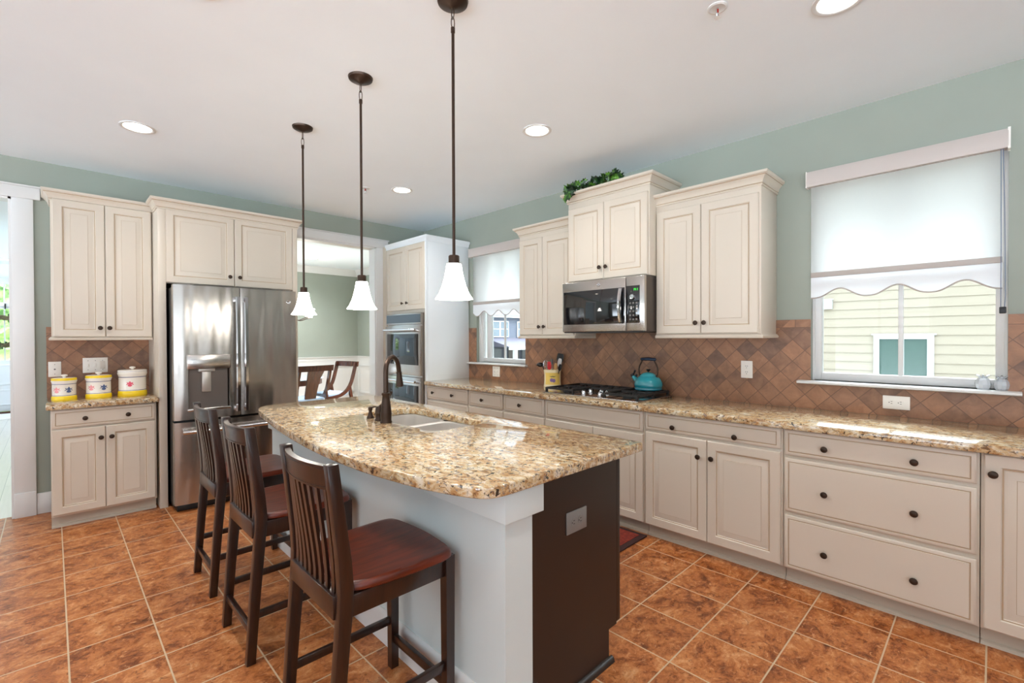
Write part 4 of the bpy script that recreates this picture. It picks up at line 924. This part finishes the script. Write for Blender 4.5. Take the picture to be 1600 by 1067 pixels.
b = B(); b.box(-.30, .30, -.54, .54, .012, .014); q = N('mat_red'); f = q.noise(q.co(), 60, 3); q.set(Base_Color=q.ramp(f, [(.35, s2l((100, 28, 16))), (.65, s2l((134, 44, 26)))]), Roughness=.9); obj('mat_field', b, q.m, r)

# ================================================================ dining room
def moulding(name, pts, prof, m=M_TRIM):
    b = B(); 
    for (x0, y0, x1, y1, nx, ny) in pts: b.rings([[(x+nx*p[0], y+ny*p[0], p[1]) for p in prof] for x, y in ((x0, y0), (x1, y1))])
    return struct(name, b, m)
W2 = [(1.6, YD, XD2, YD, 0, -1), (XD2, 8.25, XD2, YD, -1, 0)]
moulding('trim_7', W2, [(0, ZC-.13), (.012, ZC-.13), (.02, ZC-.11), (.05, ZC-.06), (.085, ZC-.025), (.095, ZC-.012), (.095, ZC), (0, ZC)])
moulding('trim_8', W2, [(0, .93), (.014, .93), (.016, .985), (.03, .992), (.034, 1.012), (0, 1.012)])
b = B(); b.box(1.6, XD2-.008, YD-.008, YD, 0, .93); b.box(XD2-.008, XD2, 8.25, YD, 0, .93)
def pframe(b, ax, a0, a1, z0_, z1_):
    for o, t in ((0, .018), (.018, .01)):
        for (p0, p1, q0, q1) in ((a0+o, a1-o, z1_-o-.02, z1_-o), (a0+o, a1-o, z0_+o, z0_+o+.02), (a0+o, a0+o+.02, z0_+o, z1_-o), (a1-o-.02, a1-o, z0_+o, z1_-o)):
            if ax == 'x': b.box(p0, p1, YD-.008-t, YD-.008, q0, q1)
            else: b.box(XD2-.008-t, XD2-.008, p0, p1, q0, q1)
for x in (1.8, 2.75, 3.7): pframe(b, 'x', x, x+.8, .25, .83)
pframe(b, 'y', 8.4, 9.25, .25, .83)
b.box(1.6, XD2, YD-.022, YD, 0, .14, .004); b.box(XD2-.022, XD2, 8.25, YD, 0, .14, .004); struct('trim_9', b, M_TRIM)
r = thing('dining_table', 'round dark wood dining table with pale glass top in the next room', 'table', (2.62, 7.95, 0))
b = B(); b.lathe([(0, .735), (.62, .735), (.63, .742), (.62, .75), (0, .75)], 48); obj('table_top', b, N('table_glass').set(Base_Color=s2l((196, 214, 222)), Roughness=.06).m, r)
b = B(); b.lathe([(.56, .65), (.60, .65), (.60, .733), (.56, .733), (.56, .65)], 48, cap=False); obj('apron', b, M_DINE, r)
for k in range(4):
    a = PI/4+k*PI/2; b = B(); b.bar((.5*math.cos(a), .5*math.sin(a), .66), (.42*math.cos(a), .42*math.sin(a), 0), .07, .07); obj('leg', b, M_DINE, r)
M_SEATB = plain('pale_blue_cushion', (170, 194, 220), .7)
def dchair(label, loc, rot, splat):
    r = thing('dining_chair', label, 'chair', loc, rot, 'dining chairs in the next room'); S = .235
    cv = catmull([(-.31, .97), (-.265, .80), (-.20, .62), (-.10, .50), (.02, .445), (.15, .425), (.245, .42)], 6)
    for s in (-1, 1):
        b = B(); R = []
        for i, p in enumerate(cv):
            a = cv[max(0, i-1)]; c = cv[min(len(cv)-1, i+1)]; t = Vector((c[0]-a[0], c[1]-a[1])).normalized(); n_ = Vector((-t.y, t.x))*(.026)
            R.append([(p[0]+n_.x*k, s*S+j*.016, p[1]+n_.y*k) for k, j in ((-1, -1), (1, -1), (1, 1), (-1, 1))])
        b.rings(R); obj('curved_side', b, M_DINE, r)
        b = B(); b.rings([[(x+dx*w_, s*S+dy*w_, z) for dx, dy in ((-1, -1), (1, -1), (1, 1), (-1, 1))] for x, z, w_ in ((-.31, 0, .014), (-.255, .22, .018), (-.20, .44, .022), (-.18, .58, .018))]); obj('back_leg', b, M_DINE, r)
        b = B(); b.rings([[(x+dx*w_, s*S+dy*w_, z) for dx, dy in ((-1, -1), (1, -1), (1, 1), (-1, 1))] for x, z, w_ in ((.265, 0, .014), (.235, .22, .017), (.225, .42, .022))]); obj('front_leg', b, M_DINE, r)
    b = B(); b.rings([[(-.335-.03*(1-(y/.26)**2), y, .90), (-.305-.03*(1-(y/.26)**2), y, .90), (-.315-.03*(1-(y/.26)**2), y, .985), (-.35-.03*(1-(y/.26)**2), y, .985)] for y in [-.27+.54*i/12 for i in range(13)]]); obj('top_rail', b, M_DINE, r)
    if splat:
        b = B(); b.rings([[(x-.012, -w_, z), (x+.012, -w_, z), (x+.012, w_, z), (x-.012, w_, z)] for x, z, w_ in ((-.13, .43, .085), (-.18, .6, .088), (-.25, .78, .10), (-.33, .91, .125))]); obj('splat', b, M_DINE, r)
    b = B(); b.box(-.16, .25, -.225, .225, .43, .49, .02, 3); obj('seat_cushion', b, M_SEATB, r)
    return r
dchair('dark wood dining chair with wide centre splat seen from behind', (2.72, 7.24, 0), PI/2+.12, True)
dchair('dark wood dining chair with open curved back standing to the right of the table', (3.33, 7.72, 0), PI+.25, False)
r = thing('chandelier', 'small bronze chandelier with glass shades in the dining room', 'chandelier', (2.86, 8.2, ZC))
b = B(); b.tube([(0, 0, 0), (0, 0, -.95)], .008, 8); b.lathe([(0, -.9), (.02, -.92), (.035, -1.0), (.03, -1.06), (.01, -1.1), (0, -1.1)], 16); b.lathe([(.06, 0), (.06, -.02), (0, -.03)], 20); obj('stem', b, M_BRONZE, r)
for k in range(5):
    a = 2*PI*k/5+.15; u = Vector((math.cos(a), math.sin(a), 0)); b = B(); b.tube(catmull([u*.02+Vector((0, 0, -1.03)), u*.14+Vector((0, 0, -1.11)), u*.26+Vector((0, 0, -1.08)), u*.34+Vector((0, 0, -1.06))], 5), .007, 8); d = obj('arm', b, M_BRONZE, r)
    c = u*.34; b = B(); b.lathe([(.03, -1.05), (.045, -1.0), (.06, -.94), (.075, -.90), (.072, -.90), (.042, -1.0), (.027, -1.05)], 20, (c.x, c.y, 0), cap=False); obj('glass_shade', b, M_SHADE, d)

# ================================================================ hall with front door
r = thing('door_1', None, None, (0, YH, 0), kind='structure'); x0, x1 = DH[0], DH[1]
b = B(); b.box(x0-.12, x0, -.02, .0, 0, 2.42, .003); b.box(x1, x1+.12, -.02, 0, 0, 2.42, .003); b.box(x0-.16, x1+.16, -.03, 0, 2.42, 2.54, .003); b.box(x0, x1, -.01, .08, 2.0, 2.07, .003); b.box(x0, x1, 0, .1, 0, .03); obj('door_frame', b, M_TRIM, r)
b = B()
for xa, xb in ((x0, x0+.10), (x1-.10, x1)): b.box(xa, xb, .03, .07, .04, 2.0, .002)
b.box(x0+.1, x1-.1, .03, .07, .04, .99, .002); b.box(x0+.1, x1-.1, .03, .07, 1.96, 2.0, .002)
for z0_, z1_ in ((.14, .45), (.52, .92)): b.front(x0+.14, x1-.14, z0_, z1_, [(0, 0), (.02, -.012), (.04, -.004), (.05, -.004)], [0, 0, 0, 0], .03)
obj('door_leaf', b, plain('white_door', (226, 228, 232), .4), r)
b = B(); b.box(-.64, -.62, .035, .065, .99, 1.96); b.box(-.64, -.62, .035, .065, 2.07, 2.42); obj('muntin', b, M_TRIM, r)
b = B(); b.box(x0+.1, x1-.1, .048, .052, .99, 1.96); b.box(x0, x1, .048, .052, 2.07, 2.42); obj('glass_pane', b, M_PANE, r)
b = B(); b.box(x0, x1, -.03, .1, .0, .035); obj('threshold', b, M_DINE, r)
r = thing('wreath', 'twig and leaf wreath hanging on the front door glass', 'wreath', (-.66, YH-.02, 1.53))
b = B(); random.seed(5)
for k in range(3): b.tube([((.26+.03*math.sin(5*t+k*2))*math.cos(t), .01*math.sin(7*t+k), (.26+.03*math.sin(5*t+k*2))*math.sin(t)) for t in [2*PI*i/40 for i in range(40)]], .022, 6, closed=True)
obj('twig_ring', b, plain('twig', (92, 84, 60), .9), r)
b = B()
for k in range(70):
    a = random.uniform(0, 6.28); rr = .26+random.uniform(-.06, .07); b.sphere((rr*math.cos(a), random.uniform(-.03, .02), rr*math.sin(a)), .022, (1, .4, 1), 6, 4)
obj('leaves', b, M_LEAF2, r)
b = B(); b.box(.035, .055, -.01, .02, .42, .52); obj('hanger', b, M_BLACK, r)
r = obj('hall_rug', (lambda b: (b.box(-1.5, .1, 11.9, 12.75, .0, .012, .004), b)[1])(B()), plain('white_rug', (232, 230, 228), .95)); tag(r, 'pale rug on the hall floor before the front door', 'rug')
can('recessed ceiling light in the hall seen through the left doorway', -.57, 12.2); can('recessed ceiling light in the hall nearer the kitchen doorway', -.62, 10.0)
for x, y, pw in ((2.2, 6.6, 230), (3.3, 8.4, 200), (-1.8, 7.5, 9)): can('unseen recessed ceiling light added to brighten the rooms beyond', x, y, power=pw, rgb=(.96, .98, 1))  # unseen lamps added to brighten the dining room and hall
def foliage(): 
    q = N('foliage'); f = q.noise(q.co(), 3, 6, .7); q.set(Base_Color=q.ramp(f, [(.35, s2l((70, 100, 56))), (.6, s2l((170, 196, 130)))]), Roughness=.8); return q.m
M_FOL = foliage()
def shrub(label, c, R_, sc):
    r = thing('garden_tree', label, 'tree', (c[0], c[1], -.7)); b = B(); bb = bmesh.new(); bmesh.ops.create_icosphere(bb, subdivisions=5, radius=1)
    from mathutils import noise as mn
    for v in bb.verts:
        k = 1+.35*mn.noise(v.co*2.2)+.18*mn.noise(v.co*7); v.co = Vector((v.co.x*R_*sc[0]*k, v.co.y*R_*sc[1]*k, v.co.z*R_*sc[2]*k+c[2]+.7))
    b._add(bb); obj('crown', b, M_FOL, r); b = B(); b.tube([(0, 0, 0), (0, 0, c[2]+.7)], R_*.12, 8); obj('trunk', b, M_DINE, r)
shrub('leafy green tree outside the front door', (-1.6, 21, 1.4), 2.6, (1.4, 1, .9))
b = B(); b.box(-12, 12, YH+.25, 60, -.2, -.05); struct('ground_front', b, plain('front_lawn', (150, 170, 110), .9))

# ================================================================ houses outside the east windows
def siding(b, ax, c, a0, a1, z0_, z1_, lap=.15, t=.024, s=-1):
    z = z0_
    while z < z1_-.01:
        zz = min(z+lap, z1_); P = [(c, z), (c+s*t, z), (c+s*.004, zz), (c, zz)]
        if ax == 'y': b.rings([[(p[0], a, p[1]) for p in P] for a in (a0, a1)])
        else: b.rings([[(a, p[0], p[1]) for p in P] for a in (a0, a1)])
        z += lap
HX = 10.0
r = thing('neighbour_house', 'pale yellow house with lap siding outside the large window', 'house', (HX+1, 1, -.7))
ox, oy, oz = r.location
b = B(); b.box(0, 6-ox+HX, -9-oy, 6.3-oy, 0, 4.2); siding(b, 'y', HX-ox+.9, -9-oy, 6.3-oy, .0, 4.2)
b = B(); b.box(HX-ox+.003, HX-ox+6, -9-oy, 6.3-oy, 0, 4.2); siding(b, 'y', HX-ox, -9-oy, 6.3-oy, 0, 4.2); obj('siding', b, plain('yellow_siding', (176, 164, 148), .6), r)
def rel(x0, x1, y0, y1, z0_, z1_): return (x0-ox, x1-ox, y0-oy, y1-oy, z0_-oz, z1_-oz)
b = B()
for y0_, y1_, z0_, z1_ in ((.648, .73, .1, 1.40), (1.335, 1.411, .1, 1.40), (.72, 1.345, 1.335, 1.40), (.72, 1.345, .02, .1), (.62, 1.44, 1.40, 1.425)): b.box(*rel(HX-.07, HX, y0_, y1_, z0_, z1_), .003)
wf = obj('window_frame', b, M_TRIM, r)
b = B(); b.box(*rel(HX-.05, HX, 1.015, 1.035, .1, 1.34)); obj('muntin', b, M_TRIM, wf)
b = B(); b.box(*rel(HX-.04, HX-.037, .73, 1.335, .1, 1.335)); q = N('blind_behind_glass'); s_ = q.n('SeparateXYZ', None, Vector=q.co()); f = q.math('FRACT', q.math('MULTIPLY', s_.outputs[2], 38)); q.set(Base_Color=q.ramp(f, [(.1, s2l((56, 80, 76))), (.4, s2l((84, 108, 102)))]), Roughness=.1); obj('window_glass', b, q.m, wf)
b = B(); b.box(*rel(HX-.11, HX, 2.0, 2.22, 1.87, 2.03), .005); b.box(*rel(HX-.14, HX, 1.99, 2.23, 2.02, 2.05), .004); obj('vent_hood', b, M_TRIM, r)
b = B(); b.prism([(HX-.5-ox, 4.2), (HX+6.2-ox, 4.2), (HX+2.8-ox, 6.4)], 'y', -9.3-oy, 6.6-oy); obj('roof', b, plain('shingle', (120, 116, 112), .8), r)
r = thing('neighbour_house', 'blue grey house with white porch seen through the left window', 'house', (30, 30, -.9)); ox, oy, oz = r.location
b = B(); b.box(*rel(21, 40, 30.02, 37, -.9, 3.15)); siding(b, 'x', 30.02-oy, 21-ox, 40-ox, 2.2, 4.05, .2, .02); obj('siding', b, plain('blue_grey_siding', (92, 99, 114), .6), r)
b = B(); b.box(*rel(20.6, 40.4, 29.6, 30.0, 3.12, 3.32)); obj('fascia', b, M_TRIM, r)
b = B(); b.prism([(29.5-oy, 4.2), (37.5-oy, 4.2), (33.5-oy, 6.4)], 'x', 20.6-ox, 40.4-ox); obj('roof', b, plain('slate_roof', (84, 86, 94), .8), r)
for x in (27.0, 28.75-.02, 30.1):
    pass
for xa, xb in ((26.9, 27.75), (27.95, 28.8), (30.05, 30.9), (24.6, 25.5)):
    b = B(); b.box(*rel(xa-.09, xb+.09, 29.93, 30.0, 1.42, 2.82), .0); w_ = obj('window_frame', b, M_TRIM, r)
    b = B(); b.box(*rel(xa, xb, 29.91, 29.932, 1.5, 2.10)); b.box(*rel(xa, xb, 29.91, 29.932, 2.16, 2.74)); obj('window_glass', b, plain('dim_glass', (116, 128, 136), .1), w_)
b = B(); b.prism([(27.0-oy, 1.5), (30.0-oy, 2.25), (30.0-oy, 1.5)], 'x', 26.2-ox, 40-ox); obj('porch_roof', b, plain('porch_shingle', (84, 82, 96), .8), r)
b = B(); b.box(*rel(26.2, 40, 27.0, 27.15, .38, .62)); obj('porch_beam', b, M_TRIM, r)
for x in (26.9, 28.4, 31.3):
    b = B(); b.box(*rel(x-.14, x+.14, 27.0, 27.28, -.9, .4)); obj('porch_column', b, M_TRIM, r)
for xa, xb in ((26.9, 28.0), (30.6, 31.6)):
    b = B(); b.box(*rel(xa, xb, 29.95, 30.0, -.6, .4)); obj('porch_window', b, plain('porch_glass', (110, 116, 118), .1), r)
b = B(); b.box(*rel(28.9, 30.2, 29.95, 30.0, -.9, .4)); obj('front_door', b, plain('taupe_door', (150, 140, 132), .5), r)
